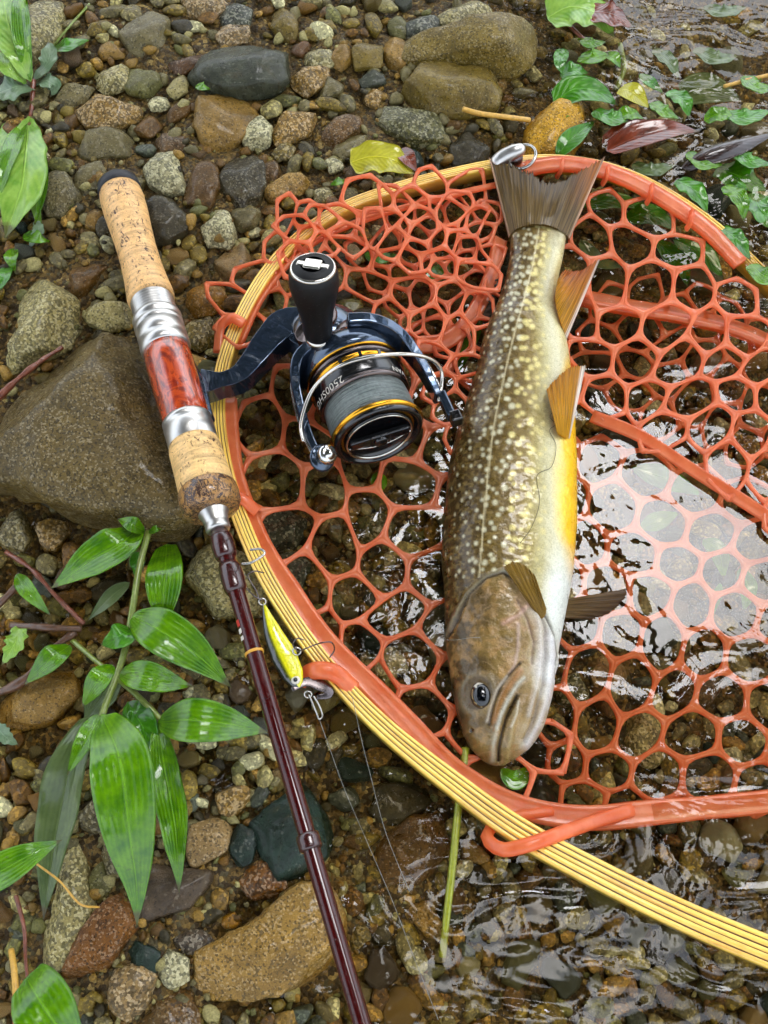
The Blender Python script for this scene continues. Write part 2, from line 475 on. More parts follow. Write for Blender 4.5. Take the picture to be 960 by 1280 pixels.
STONES = [
 # outline in photo pixels | height factor | colour | material | label
 ([(25,20),(50,5),(72,7),(72,37),(43,67),(20,83),(-5,83),(-5,63),(20,43)], .6, 'pale', 'granite', 'pale grey angular stone beside the dandelion leaves in the top left corner'),
 ([(153,40),(187,20),(213,25),(205,57),(183,68),(163,57)], .6, 'grey', 'plain', 'grey brown wedge stone near the top edge, above the tan speckled cluster'),
 ([(222,0),(287,-4),(283,17),(233,20)], .5, 'pink', 'granite', 'pinkish speckled stone cut by the top edge'),
 ([(273,17),(293,5),(313,13),(310,30),(277,33)], .5, 'slate', 'granite', 'small blue grey stone touching the upper right of the pinkish speckled stone'),
 ([(267,43),(290,30),(310,33),(307,50),(280,55)], .5, 'pink', 'granite', 'small pinkish white stone just above the large dark slate stone'),
 ([(213,78),(277,62),(253,83),(230,92),(213,88)], .35, 'redbrown', 'plain', 'flat dark red brown sliver of rock left of the large slate stone'),
 ([(237,92),(270,68),(300,58),(335,53),(360,65),(363,85),(345,105),(310,113),(280,112),(250,102)], .55, 'slate', 'slate', 'large smooth dark slate stone above the tan grey stone'),
 ([(208,113),(223,92),(235,95),(233,113),(217,122)], .5, 'pale', 'plain', 'small pale grey stone touching the left end of the large slate stone'),
 ([(250,127),(267,114),(318,117),(320,140),(300,165),(277,183),(255,175),(245,158)], .55, 'tan', 'plain', 'large smooth tan grey stone below the dark slate stone'),
 ([(300,165),(322,145),(338,160),(335,180),(310,184)], .6, 'white', 'granite', 'small white speckled stone against the right of the large tan grey stone'),
 ([(182,212),(198,198),(222,193),(233,212),(230,236),(207,240),(188,230)], .6, 'white', 'granite', 'white and black speckled round stone up and right of the cork butt'),
 ([(227,245),(240,213),(267,207),(272,235),(257,262),(233,260)], .55, 'brown', 'plain', 'dark brown stone right of the white speckled round stone'),
 ([(253,283),(267,264),(285,268),(296,293),(284,306),(260,303)], .6, 'white', 'granite', 'white speckled stone between the cork grip and the net edge'),
 ([(275,232),(290,200),(325,195),(330,250),(293,265)], .5, 'dark', 'mottled', 'dark olive stone right of the dark brown stone'),
 ([(90,187),(100,167),(167,163),(176,173),(160,190),(117,197)], .5, 'grey', 'plain', 'flat long grey brown stone above the black butt cap'),
 ([(90,133),(110,123),(173,127),(175,143),(133,160),(110,157)], .55, 'tan', 'granite', 'tan speckled oblong stone in the upper left gravel'),
 ([(119,105),(133,83),(157,83),(159,104),(135,117)], .55, 'pale', 'granite', 'pale speckled stone on top of the tan speckled oblong stone'),
 ([(157,103),(165,82),(197,85),(200,103),(187,117),(162,113)], .55, 'greygreen', 'plain', 'grey green block stone right of the pale speckled stone'),
 ([(67,127),(90,103),(115,107),(107,123),(77,137)], .5, 'grey', 'mottled', 'grey mottled stone left of the pale speckled stone'),
 ([(122,63),(140,50),(160,60),(153,70),(127,72)], .5, 'tan', 'plain', 'small tan stone below left of the grey brown wedge stone'),
 ([(167,157),(187,143),(203,157),(187,170),(170,167)], .5, 'brown', 'plain', 'small brown stone right of the flat grey brown stone'),
 ([(193,180),(207,163),(230,173),(227,197),(203,197)], .5, 'brown', 'mottled', 'brown mottled stone touching the top of the white speckled round stone'),
 ([(185,128),(200,120),(213,127),(207,137),(190,138)], .5, 'white', 'granite', 'tiny white speckled stone left of the large tan grey stone'),
 ([(210,143),(230,123),(247,127),(233,143),(213,153)], .5, 'brown', 'plain', 'brown sliver stone against the left of the large tan grey stone'),
 ([(50,240),(57,217),(90,220),(97,247),(77,267),(53,263)], .5, 'grey', 'mottled', 'dark grey stone left of the cork butt by the long leaf'),
 ([(90,217),(117,200),(133,207),(127,237),(100,240)], .5, 'grey', 'plain', 'brown grey stone touching the upper left of the black butt cap'),
 ([(185,250),(200,238),(228,255),(232,287),(205,307),(187,293)], .55, 'dark', 'plain', 'large blackish stone against the right side of the cork rear grip'),
 ([(118,277),(133,263),(140,297),(123,295)], .5, 'dark', 'plain', 'small blackish stone against the left side of the cork rear grip'),
 ([(103,285),(113,260),(128,263),(120,288)], .5, 'tan', 'plain', 'small tan stone left of the blackish stone by the cork grip'),
 ([(283,268),(320,250),(325,277),(300,287)], .5, 'grey', 'plain', 'grey stone touching the right of the white speckled stone near the net edge'),
 ([(268,322),(300,305),(315,330),(290,352),(270,345)], .5, 'pink', 'plain', 'pinkish grey smooth stone just outside the orange net edge'),
 ([(343,13),(363,5),(370,30),(367,50),(350,52),(340,33)], .6, 'olive', 'plain', 'upright olive tan stone near the top edge right of the slate stone'),
 ([(360,62),(378,50),(390,58),(377,71)], .5, 'redbrown', 'plain', 'small red brown stone right of the large slate stone'),
 ([(370,77),(387,63),(413,63),(415,80),(393,88)], .5, 'pale', 'granite', 'pale speckled stone above the orange tan stone'),
 ([(413,78),(423,58),(438,58),(439,77),(427,86)], .6, 'tan', 'plain', 'small tan pointed stone right of the pale speckled stone'),
 ([(363,95),(377,83),(407,85),(408,100),(383,116),(367,107)], .6, 'tan', 'granite', 'orange tan rounded stone in the middle of the upper gravel'),
 ([(442,63),(448,52),(477,53),(474,79),(445,82)], .6, 'olive', 'plain', 'olive block stone left of the long brown slab'),
 ([(480,57),(500,48),(512,60),(503,87),(487,88)], .6, 'tan', 'plain', 'upright tan stone touching the left end of the long brown slab'),
 ([(450,93),(477,87),(481,103),(453,108)], .5, 'slate', 'slate', 'small blue slate chip below the olive block stone'),
 ([(483,30),(497,22),(507,27),(505,47),(487,40)], .5, 'greygreen', 'plain', 'small grey green stone beside the blue grey stone at the top'),
 ([(505,33),(520,20),(543,22),(548,33),(533,47),(510,48)], .6, 'slate', 'granite', 'blue grey stone above the left end of the long brown slab'),
 ([(550,17),(583,-2),(617,17),(610,25),(567,35),(553,32)], .5, 'pale', 'granite', 'pale speckled stone at the top edge above the long brown slab'),
 ([(508,60),(520,50),(600,30),(650,26),(668,40),(655,72),(620,84),(560,82),(515,74)], .75, 'olive', 'mottled', 'long brown slab with a dark lower face at the top'),
 ([(500,123),(533,85),(603,85),(622,107),(613,130),(550,140),(503,135)], .7, 'olive', 'plain', 'big smooth olive stone below the long brown slab'),
 ([(457,157),(487,138),(547,147),(557,167),(533,183),(513,177),(487,165)], .5, 'greygreen', 'granite', 'grey green speckled stone below the big smooth olive stone'),
 ([(453,127),(467,108),(478,117),(470,136)], .5, 'tan', 'granite', 'small orange speckled stone left of the big smooth olive stone'),
 ([(402,173),(420,150),(450,143),(454,157),(437,170),(410,187)], .5, 'brown', 'mottled', 'mossy brown stone up and left of the yellow leaf'),
 ([(337,157),(357,142),(397,147),(393,163),(350,178),(340,170)], .5, 'tan', 'granite', 'pale tan stone left of the mossy brown stone'),
 ([(418,188),(433,167),(457,167),(447,193),(430,198)], .5, 'grey', 'plain', 'grey stone touching the left tip of the yellow leaf'),
 ([(320,213),(337,202),(353,210),(350,223),(330,230)], .6, 'brown', 'mottled', 'brown rounded stone left of the yellow leaf'),
 ([(327,237),(353,220),(390,220),(380,237),(343,252)], .5, 'tan', 'mottled', 'tan flat stone outside the upper curve of the net'),
 ([(390,240),(407,230),(417,247),(397,255)], .5, 'pale', 'granite', 'small pale stone between the yellow leaf and the net hoop'),
 ([(407,202),(424,196),(429,211),(413,216)], .5, 'white', 'granite', 'small white stone just left of the yellow leaf'),
 ([(337,190),(353,177),(369,182),(363,197),(347,200)], .5, 'olive', 'granite', 'small olive speckled stone below the pale tan stone'),
 ([(395,117),(410,95),(430,97),(427,113),(407,123)], .5, 'grey', 'plain', 'grey brown stone right of the orange tan rounded stone'),
 ([(563,173),(583,163),(610,187),(597,207),(567,202)], .5, 'dark', 'slate', 'dark wet stone right of the yellow leaf, above the hoop'),
 ([(613,97),(627,88),(636,100),(630,116),(616,110)], .5, 'tan', 'granite', 'small tan speckled stone right of the big smooth olive stone'),
 ([(25,370),(40,353),(67,350),(88,370),(92,403),(77,430),(40,443),(13,457),(5,447),(27,417)], .7, 'pale', 'granite', 'pale lichen spotted stone above the big flat boulder'),
 ([(105,392),(113,377),(140,375),(168,383),(168,402),(133,411),(113,405)], .6, 'pale', 'mottled', 'pale rounded stone left of the threaded reel seat'),
 ([(-40,525),(0,498),(33,467),(67,443),(93,435),(180,443),(200,500),(222,580),(228,632),(190,650),(100,630),(50,612),(-40,590)], .42, 'dark_olive', 'mottled', 'big flat olive brown boulder under the rod handle'),
 ([(78,357),(100,333),(140,323),(112,357),(97,375)], .5, 'brown', 'plain', 'brown angular stone left of the cork grip, above the pale rounded stone'),
 ([(230,377),(253,350),(277,357),(281,380),(260,392),(233,392)], .6, 'gold', 'mottled', 'golden brown stone between the reel seat and the net edge'),
 ([(228,402),(262,397),(268,430),(240,437)], .5, 'olive', 'granite', 'olive speckled stone below the golden brown stone'),
 ([(113,418),(127,408),(141,420),(127,431)], .5, 'dark', 'plain', 'small dark stone below the pale rounded stone'),
 ([(-4,873),(20,857),(67,837),(107,847),(90,873),(63,900),(27,908),(-4,902)], .6, 'tan', 'plain', 'smooth tan stone in the puddle left of the broad leaved plant'),
 ([(43,660),(73,643),(87,660),(67,688),(47,685)], .6, 'tan', 'granite', 'tan speckled stone under the twigs by the boulder'),
 ([(0,650),(30,640),(40,665),(25,690),(-5,685)], .5, 'grey', 'granite', 'grey speckled stone at the left edge under the boulder'),
 ([(232,727),(247,697),(277,683),(310,700),(330,730),(335,760),(300,778),(250,767)], .6, 'pale', 'granite', 'pale speckled granite stone under the rod below the cork foregrip'),
 ([(110,740),(135,722),(158,715),(152,740),(122,752)], .5, 'dark', 'slate', 'dark wet stone between the two topmost plant leaves'),
 ([(50,1193),(67,1133),(90,1047),(110,1087),(113,1140),(90,1193),(63,1216)], .5, 'pale', 'granite', 'long speckled stone under the drooping dull leaf'),
 ([(80,1217),(110,1147),(160,1113),(168,1160),(140,1200),(110,1228)], .6, 'rust', 'mottled', 'rust brown oblong stone at lower left'),
 ([(135,1240),(147,1213),(167,1207),(192,1223),(183,1250),(163,1277),(143,1262)], .75, 'pink', 'granite', 'round pinkish speckled stone at the bottom edge'),
 ([(177,1120),(187,1080),(213,1077),(267,1080),(257,1107),(227,1137),(200,1160),(180,1145)], .55, 'purple', 'slate', 'dark purple grey stone under the tip of the longest green leaf'),
 ([(233,1077),(240,1037),(267,1023),(288,1033),(278,1063),(247,1081)], .6, 'pink', 'mottled', 'pink brown stone right of the wavy leaf tip'),
 ([(127,1073),(137,1047),(160,1060),(164,1103),(140,1100)], .6, 'grey', 'granite', 'grey stone half hidden under the big central leaf'),
 ([(97,1023),(113,993),(133,1003),(137,1037),(110,1038)], .6, 'grey', 'granite', 'dark grey speckled stone between the dull leaf and the central leaf'),
 ([(112,1095),(130,1078),(139,1107),(123,1130),(113,1120)], .5, 'greygreen', 'plain', 'green grey pebble right of the long speckled stone'),
 ([(270,990),(283,977),(310,987),(307,1010),(287,1024),(270,1010)], .55, 'tan', 'granite', 'tan stone left of the dark teal stone'),
 ([(283,1050),(300,1030),(320,1047),(313,1077),(293,1084)], .5, 'teal', 'slate', 'small dark slate stone left of the dark teal stone'),
 ([(303,1092),(320,1077),(343,1080),(357,1107),(345,1121),(307,1123)], .6, 'rust', 'granite', 'orange brown stone under the lower end of the dark teal stone'),
 ([(197,1200),(207,1187),(233,1200),(233,1223),(213,1234),(197,1220)], .55, 'white', 'granite', 'whitish stone beside the big tan boulder at the bottom'),
 ([(157,1190),(167,1177),(197,1190),(193,1217),(160,1207)], .5, 'teal', 'slate', 'dark stone between the rust stone and the whitish stone'),
 ([(173,1280),(193,1243),(233,1237),(247,1280),(230,1305),(180,1305)], .5, 'brown', 'mottled', 'brown stone cut by the bottom edge right of the round pinkish stone'),
 ([(237,1230),(253,1193),(320,1157),(360,1118),(400,1117),(420,1160),(412,1200),(400,1230),(320,1242),(250,1248)], .6, 'tan', 'mottled', 'big tan brown boulder at the bottom beside the rod blank'),
 ([(273,1150),(290,1137),(301,1150),(287,1164)], .6, 'gold', 'plain', 'small golden stone above the big tan boulder'),
 ([(217,1173),(247,1160),(267,1177),(247,1197),(227,1190)], .5, 'purple', 'granite', 'purplish speckled stone above the whitish stone'),
 ([(310,1035),(363,997),(387,970),(403,980),(413,1050),(383,1100),(363,1105),(340,1077)], .6, 'teal', 'slate', 'large dark teal shiny stone left of the rod blank'),
 ([(463,1023),(477,983),(533,980),(538,1003),(507,1024),(477,1031)], .5, 'dark', 'slate', 'dark slab stone between rod and hoop in shallow water'),
 ([(480,1045),(507,1028),(550,1020),(555,1053),(550,1077),(520,1103),(487,1100),(473,1070)], .4, 'brown', 'plain', 'brown submerged stone left of the green stalk'),
 ([(573,1047),(593,1053),(610,1070),(603,1080),(573,1070)], .5, 'tan', 'plain', 'small tan stone right of the green stalk under the hoop'),
 ([(433,1163),(457,1157),(463,1173),(440,1190)], .5, 'olive', 'granite', 'small olive stone right of the rod near the bottom'),
 ([(463,1157),(487,1153),(487,1180),(467,1181)], .5, 'dark', 'plain', 'small dark square stone below the brown submerged stone'),
 ([(503,1130),(533,1123),(553,1160),(537,1174),(517,1150)], .5, 'tan', 'mottled', 'tan submerged stone left of the lower end of the green stalk'),
 ([(410,987),(440,983),(447,1003),(430,1014),(413,1003)], .5, 'slate', 'slate', 'small slate stone right of the rod, above the dark slab'),
 ([(330,655),(352,637),(385,650),(378,685),(340,688)], .5, 'slate', 'granite', 'dark grey speckled stone seen through the first net cells below the reel'),
 ([(340,700),(360,687),(388,707),(375,738),(348,732)], .5, 'slate', 'granite', 'grey stone under the net left rim below the dark speckled stone'),
 ([(448,650),(472,635),(492,655),(482,682),(455,678)], .5, 'greygreen', 'granite', 'green grey stone under the net left of the fish'),
 ([(780,905),(805,893),(833,905),(840,935),(815,957),(785,945)], .6, 'pale', 'granite', 'pale speckled stone under the submerged net at lower right'),
 ([(735,830),(760,820),(785,835),(780,860),(745,862)], .5, 'pink', 'plain', 'pinkish stone under the submerged net right of the fish head'),
 ([(693,850),(720,843),(735,868),(725,893),(697,885)], .5, 'greygreen', 'granite', 'grey green stone just right of the fish mouth'),
 ([(845,845),(885,835),(900,860),(880,885),(850,880)], .5, 'brown', 'mottled', 'brown stone below the sky reflection at right'),
 ([(640,185),(660,155),(682,132),(720,132),(726,165),(700,203),(662,203)], .75, 'lichen', 'mottled', 'yellow lichen coated stone behind the fish tail'),
]
SCOL['lichen'] = (196, 150, 12); SCOL['dark_olive'] = (98, 83, 42)
def add_stone(k, poly, hf, ck, mt, label):
    p = np.array(poly, float)
    c = p.mean(0)
    g = float(ground_px(c[0], c[1]))
    mpp = float(MPP(c[0], c[1], g))
    area = 0.5 * abs(np.dot(p[:, 0], np.roll(p[:, 1], 1)) - np.dot(p[:, 1], np.roll(p[:, 0], 1)))
    size = math.sqrt(area / math.pi) * mpp
    h = size * hf * 0.92
    if label.startswith('big flat'): h = 0.029
    zc = g + h * 0.25
    wp = W(p[:, 0], p[:, 1], zc + h * 0.15)[:, :2]
    cc = wp.mean(0)
    sub = 5 if area > 9000 else (4 if area > 700 else 3)
    V, F = stone_shape((wp - cc) * 1.17, h, 100 + k * 7, sub, facets=5 if label.startswith('big flat') else (9 if ck not in ('white',) else 6))
    o = mk('boulder' if area > 9000 else 'stone', V, F, STONE[mt])
    o.location = (cc[0], cc[1], zc)
    cl = lin(SCOL[ck]) * random.uniform(0.85, 1.15)
    o.color = (*[float(x) for x in cl], 1)
    tag(o, label, 'stone', 'stones lying on the stream bank and bed')
    return o
OCC = []      # occupied discs in photo pixels
for k, st in enumerate(STONES):
    add_stone(k, *st)
    p = np.array(st[0], float)
    for a in np.linspace(0.0, 0.8, 3):
        for q in p:
            OCC.append((*(p.mean(0) * (1 - a) + q * a), 0.28 * math.sqrt(np.ptp(p[:, 0]) * np.ptp(p[:, 1]))))

# ------------------------------------------------------------------ stream bed sheet
def streambed():
    xs = np.arange(-0.46, 0.4601, 0.0022); ys = np.arange(-0.36, 0.74, 0.0022)
    X, Y = np.meshgrid(xs, ys, indexing='ij')
    Z = ground(X, Y)
    P = np.stack([X, Y, 0 * X], -1)
    Z = Z + fbm(P * 28, 3, 3) * 0.0022 + fbm(P * 150, 5, 3) * 0.0012 - 0.001
    n, m = X.shape
    V = np.stack([X, Y, Z], -1).reshape(-1, 3); F = grid_faces(n, m)[:, ::-1]
    # coarse rings carry the sheet out to the distance
    ring = [i * m for i in range(n)] + [(n - 1) * m + j for j in range(1, m)] + [i * m + m - 1 for i in range(n - 2, -1, -1)] + [j for j in range(m - 2, 0, -1)]
    prev = np.array(ring); Vs = [V]; Fs = [F]; nv = len(V)
    bnd = V[prev]
    cen = np.array([0, 0.19, 0])
    for k, sc in enumerate((1.4, 2.2, 5, 14, 60, 160)):
        nb = cen + (bnd - cen) * sc
        side = np.clip(nb[:, 0] / 3, -1, 1)
        nb[:, 2] = ground(np.clip(nb[:, 0], -.6, .6), np.clip(nb[:, 1], -.4, .8)) + np.where(nb[:, 0] < 0, 0.25, -0.12) * np.clip((sc - 1) / 13, 0, 1)
        Vs.append(nb); idx = np.arange(nv, nv + len(nb)); nv += len(nb)
        Fs.append(np.stack([prev, idx, np.roll(idx, -1), np.roll(prev, -1)], -1)); prev = idx
    V = np.vstack(Vs); F = np.vstack(Fs)
    s = NT('streambed_gravel')
    co = s.coord()
    cl = s.vor(co, 520, out=1); sep = s.n('ShaderNodeSeparateColor'); s.l(cl, sep.inputs[0])
    c = s.ramp(sep.outputs[0], [(0.0, tuple(lin((64, 50, 25)))), (0.35, tuple(lin((98, 79, 40)))), (0.6, tuple(lin((124, 101, 54)))), (0.8, tuple(lin((86, 79, 56)))), (0.93, tuple(lin((158, 137, 84)))), (1.0, tuple(lin((194, 176, 122))))], 'CONSTANT')
    n2 = s.noise(co, 1500, 3, 0.7); n3 = s.noise(co, 22, 4, 0.6)
    c = s.mix(1.0, c, s.ramp(n2, [(0.25, (0.5, 0.5, 0.5)), (0.75, (1.4, 1.36, 1.3))]), 'MULTIPLY')
    c = s.mix(1.0, c, s.ramp(n3, [(0.3, (0.6, 0.55, 0.46)), (0.7, (1.1, 1.08, 1.02))]), 'MULTIPLY')
    h = s.math('ADD', s.math('MULTIPLY', s.vor(co, 520), -0.8), s.math('MULTIPLY', n2, 0.4))
    s.pbr(c, s.ramp(s.noise(co, 200, 2), [(0.3, (0.25,) * 3), (0.7, (0.6,) * 3)]), 0, s.bump(h, 0.8, 0.0016), spec=0.22)
    o = mk('streambed', V, F, s.m)
    return tag(o, 'brown wet sand and gravel of the stream bank and bed', None, None, 'structure')
bed = streambed()

# ------------------------------------------------------------------ pebbles one can pick apart (pieces of the bed)
protos = []
for k in range(14):
    r_ = np.random.default_rng(900 + k)
    n = 7
    a = np.sort(r_.uniform(0, 2 * math.pi, n) * 0.25 + np.arange(n) * 2 * math.pi / n)
    asp = r_.uniform(0.62, 1.0)
    poly = np.stack([np.cos(a) * r_.uniform(0.8, 1.15, n), asp * np.sin(a) * r_.uniform(0.8, 1.15, n)], -1)
    V, F = stone_shape(poly, 0.55, 900 + k, 3, facets=8)
    me_o = [mk('pebble', V, F, STONE[m]) for m in ('granite', 'plain', 'mottled', 'slate')]
    protos.append([o.data for o in me_o])
    for o in me_o: bpy.data.objects.remove(o)
PCOL = ['grey', 'tan', 'brown', 'brown', 'olive', 'greygreen', 'pale', 'dark', 'slate', 'tan', 'grey', 'gold', 'olive', 'white', 'olive', 'greygreen', 'brown', 'pink']
occ = np.array(OCC)
npeb = 0; tries = 0
rr = random.Random(5)
PEB = []
while npeb < 292 and tries < 60000:
    tries += 1
    px, py = rr.uniform(-40, 1000), rr.uniform(-40, 1320)
    under = px > 560 or (px > 420 and py > 560)
    r = rr.uniform(11, 24) if not under else rr.uniform(14, 36)
    if tries > 20000: r = rr.uniform(7.5, 12)
    if under and rr.random() < 0.45: continue
    if py < 350: r *= 0.82
    d = np.hypot(occ[:, 0] - px, occ[:, 1] - py) - occ[:, 2]
    if d.min() < r * 0.5: continue
    occ = np.vstack([occ, (px, py, r * 0.85)])
    g = float(ground_px(px, py)); mpp = float(MPP(px, py, g))
    mt = rr.choice([0, 0, 1, 1, 2, 2, 3])
    o = bpy.data.objects.new('pebble', rr.choice(protos)[mt])
    COL.objects.link(o); o.parent = bed
    p = W(px, py, g)
    hz = rr.uniform(0.7, 1.15)
    o.location = (p[0], p[1], g + r * mpp * 0.22 * hz)
    o.rotation_euler = (rr.uniform(-.2, .2), rr.uniform(-.2, .2), rr.uniform(0, 6.28))
    o.scale = (r * mpp, r * mpp, r * mpp * hz)
    cl = lin(SCOL[rr.choice(PCOL)]) * rr.uniform(0.8, 1.2)
    if mt == 3: cl = lin(SCOL[rr.choice(['slate', 'dark', 'teal', 'purple'])])
    o.color = (*[float(x) for x in cl], 1)
    npeb += 1

# ------------------------------------------------------------------ smaller stones beyond the 300 picked out: one mass
def small_stones():
    D, F = ico(3)
    r_ = np.random.default_rng(177)
    shapes = []
    for k in range(30):
        sh = D * (1 + fbm(D * 1.2 + k * 7, k + 60, 2) * 0.16)[:, None]
        for q in range(8):
            n = r_.normal(size=3); n /= np.linalg.norm(n)
            d = sh @ n; ex = np.maximum(d - d.max() * r_.uniform(0.62, 0.9), 0); sh = sh - n * ex[:, None] * .92
        shapes.append(sh + D * (fbm(D * 5 + k, k + 90, 2) * 0.03)[:, None])
    shapes = np.array(shapes)
    pts = []
    global occ
    grid_occ = occ.copy()
    tr = 0
    while len(pts) < 2300 and tr < 22000:
        tr += 1
        px, py = r_.uniform(-90, 1050), r_.uniform(-90, 1380)
        r = r_.uniform(8.5, 17) if tr < 12000 else r_.uniform(5.5, 9.5)
        if py < 350: r *= .85
        if (px > 560 or (px > 420 and py > 900)) and r_.random() < 0.5: continue
        d = np.hypot(grid_occ[:, 0] - px, grid_occ[:, 1] - py) - grid_occ[:, 2]
        if d.min() < r * 0.28: continue
        grid_occ = np.vstack([grid_occ, (px, py, r * .7)])
        pts.append((px, py, r))
    pts = np.array(pts); N = len(pts)
    g = ground_px(pts[:, 0], pts[:, 1]); p = W(pts[:, 0], pts[:, 1], g); rad = MPP(pts[:, 0], pts[:, 1], g) * pts[:, 2]
    asp = np.stack([r_.uniform(1.0, 1.5, N), r_.uniform(0.7, 1.0, N), r_.uniform(0.4, 0.75, N)], -1)
    S = shapes[r_.integers(0, 30, N)] * asp[:, None] * rad[:, None, None]
    yaw = r_.uniform(0, 6.28, N); c, s_ = np.cos(yaw)[:, None], np.sin(yaw)[:, None]
    V = np.stack([S[..., 0] * c - S[..., 1] * s_, S[..., 0] * s_ + S[..., 1] * c, S[..., 2]], -1) + np.stack([p[:, 0], p[:, 1], g + rad * .22], -1)[:, None]
    nv = len(D)
    FF = (F[None] + (np.arange(N) * nv)[:, None, None]).reshape(-1, 3)
    pal = np.array([lin(SCOL[q]) for q in ('grey', 'tan', 'brown', 'brown', 'olive', 'dark', 'grey', 'pale', 'slate', 'tan', 'white', 'olive', 'greygreen', 'olive', 'grey')])
    cc = np.repeat(pal[r_.integers(0, len(pal), N)] * r_.uniform(0.7, 1.2, (N, 1)), nv, 0)
    m = NT('small_stone_mix')
    at = m.n('ShaderNodeAttribute'); at.attribute_name = 'Col'; co = m.coord()
    nz = m.noise(co, 900, 3, 0.7); nb = m.noise(co, 110, 4, 0.6)
    sep = m.n('ShaderNodeSeparateColor'); m.l(m.vor(co, 760, out=1), sep.inputs[0])
    cl = m.mix(1.0, at.outputs[0], m.ramp(nz, [(0.25, (0.45, 0.44, 0.4)), (0.75, (1.4, 1.38, 1.32))]), 'MULTIPLY')
    cl = m.mix(1.0, cl, m.ramp(nb, [(0.3, (0.6, 0.55, 0.46)), (0.7, (1.2, 1.18, 1.12))]), 'MULTIPLY')
    cl = m.mix(m.math('MULTIPLY', m.math('GREATER_THAN', sep.outputs[0], 0.8), 0.5), cl, m.mix(1.0, at.outputs[0], (2.4, 2.3, 2.0, 1), 'MULTIPLY'))
    cl = m.mix(m.math('MULTIPLY', m.math('GREATER_THAN', sep.outputs[1], 0.82), 0.6), cl, m.mix(1.0, at.outputs[0], (0.3, 0.3, 0.28, 1), 'MULTIPLY'))
    m.pbr(cl, m.ramp(m.noise(co, 200, 2), [(0.35, (0.25,) * 3), (0.7, (0.6,) * 3)]), 0, m.bump(m.math('ADD', nz, nb), 0.7, 0.001), coat=0.14, coat_r=0.08, spec=0.22)
    o = mk('small_stones', V.reshape(-1, 3), FF, m.m, col=cc)
    tag(o, 'countless small stones packed between the larger ones', 'stones', None, 'stuff')
small_stones()

# ------------------------------------------------------------------ fine gravel: past counting
def gravel():
    D, F = ico(2)
    N = 8000
    r_ = np.random.default_rng(77)
    shapes = []
    for k in range(24):
        n1 = fbm(D * 1.3 + k * 9, k, 2) * 0.22
        sh = D * (1 + n1)[:, None]
        for q in range(5):
            n = r_.normal(size=3); n /= np.linalg.norm(n)
            d = sh @ n; ex = np.maximum(d - d.max() * r_.uniform(0.6, 0.85), 0); sh = sh - n * ex[:, None]
        shapes.append(sh)
    shapes = np.array(shapes)
    px = r_.uniform(-120, 1080, N); py = r_.uniform(-120, 1420, N)
    g = ground_px(px, py); p = W(px, py, g)
    mpp = MPP(px, py, g)
    rad = mpp * r_.gamma(2.6, 1.75, N).clip(1.6, 11.0) * np.where((px > 600) | ((px > 430) & (py > 900)), 0.6, 1.0)
    asp = np.stack([r_.uniform(0.9, 1.35, N), r_.uniform(0.7, 1.0, N), r_.uniform(0.5, 0.85, N)], -1)
    yaw = r_.uniform(0, 6.28, N)
    S = shapes[r_.integers(0, 24, N)] * asp[:, None] * rad[:, None, None]
    c, s_ = np.cos(yaw)[:, None], np.sin(yaw)[:, None]
    V = np.stack([S[..., 0] * c - S[..., 1] * s_, S[..., 0] * s_ + S[..., 1] * c, S[..., 2]], -1)
    noise = fbm(np.stack([p[:, 0], p[:, 1], 0 * p[:, 0]], -1) * 28, 3, 3) * 0.0022
    V = V + np.stack([p[:, 0], p[:, 1], g + noise + rad * 0.15], -1)[:, None]
    nv = len(D)
    FF = (F[None] + (np.arange(N) * nv)[:, None, None]).reshape(-1, 3)
    keys = [SCOL[q] for q in ('grey', 'tan', 'brown', 'brown', 'olive', 'dark', 'grey', 'pale', 'tan', 'pale', 'olive', 'greygreen')]
    pal = np.array([lin(q) for q in keys])
    cc = pal[r_.integers(0, len(pal), N)] * r_.uniform(0.6, 1.2, (N, 1))
    colv = np.repeat(cc, nv, 0)
    m = NT('gravel_grains')
    at = m.n('ShaderNodeAttribute'); at.attribute_name = 'Col'
    co = m.coord(); nz = m.noise(co, 1100, 3, 0.7)
    cl = m.mix(1.0, at.outputs[0], m.ramp(nz, [(0.25, (0.45, 0.44, 0.4)), (0.75, (1.45, 1.42, 1.35))]), 'MULTIPLY')
    m.pbr(cl, m.ramp(m.noise(co, 300, 2), [(0.35, (0.22,) * 3), (0.7, (0.6,) * 3)]), 0, m.bump(nz, 0.6, 0.0008), coat=0.06, coat_r=0.08, spec=0.22)
    o = mk('gravel', V.reshape(-1, 3), FF, m.m, col=colv)
    tag(o, 'loose fine gravel between the stones of the bank and bed', 'gravel', None, 'stuff')
gravel()

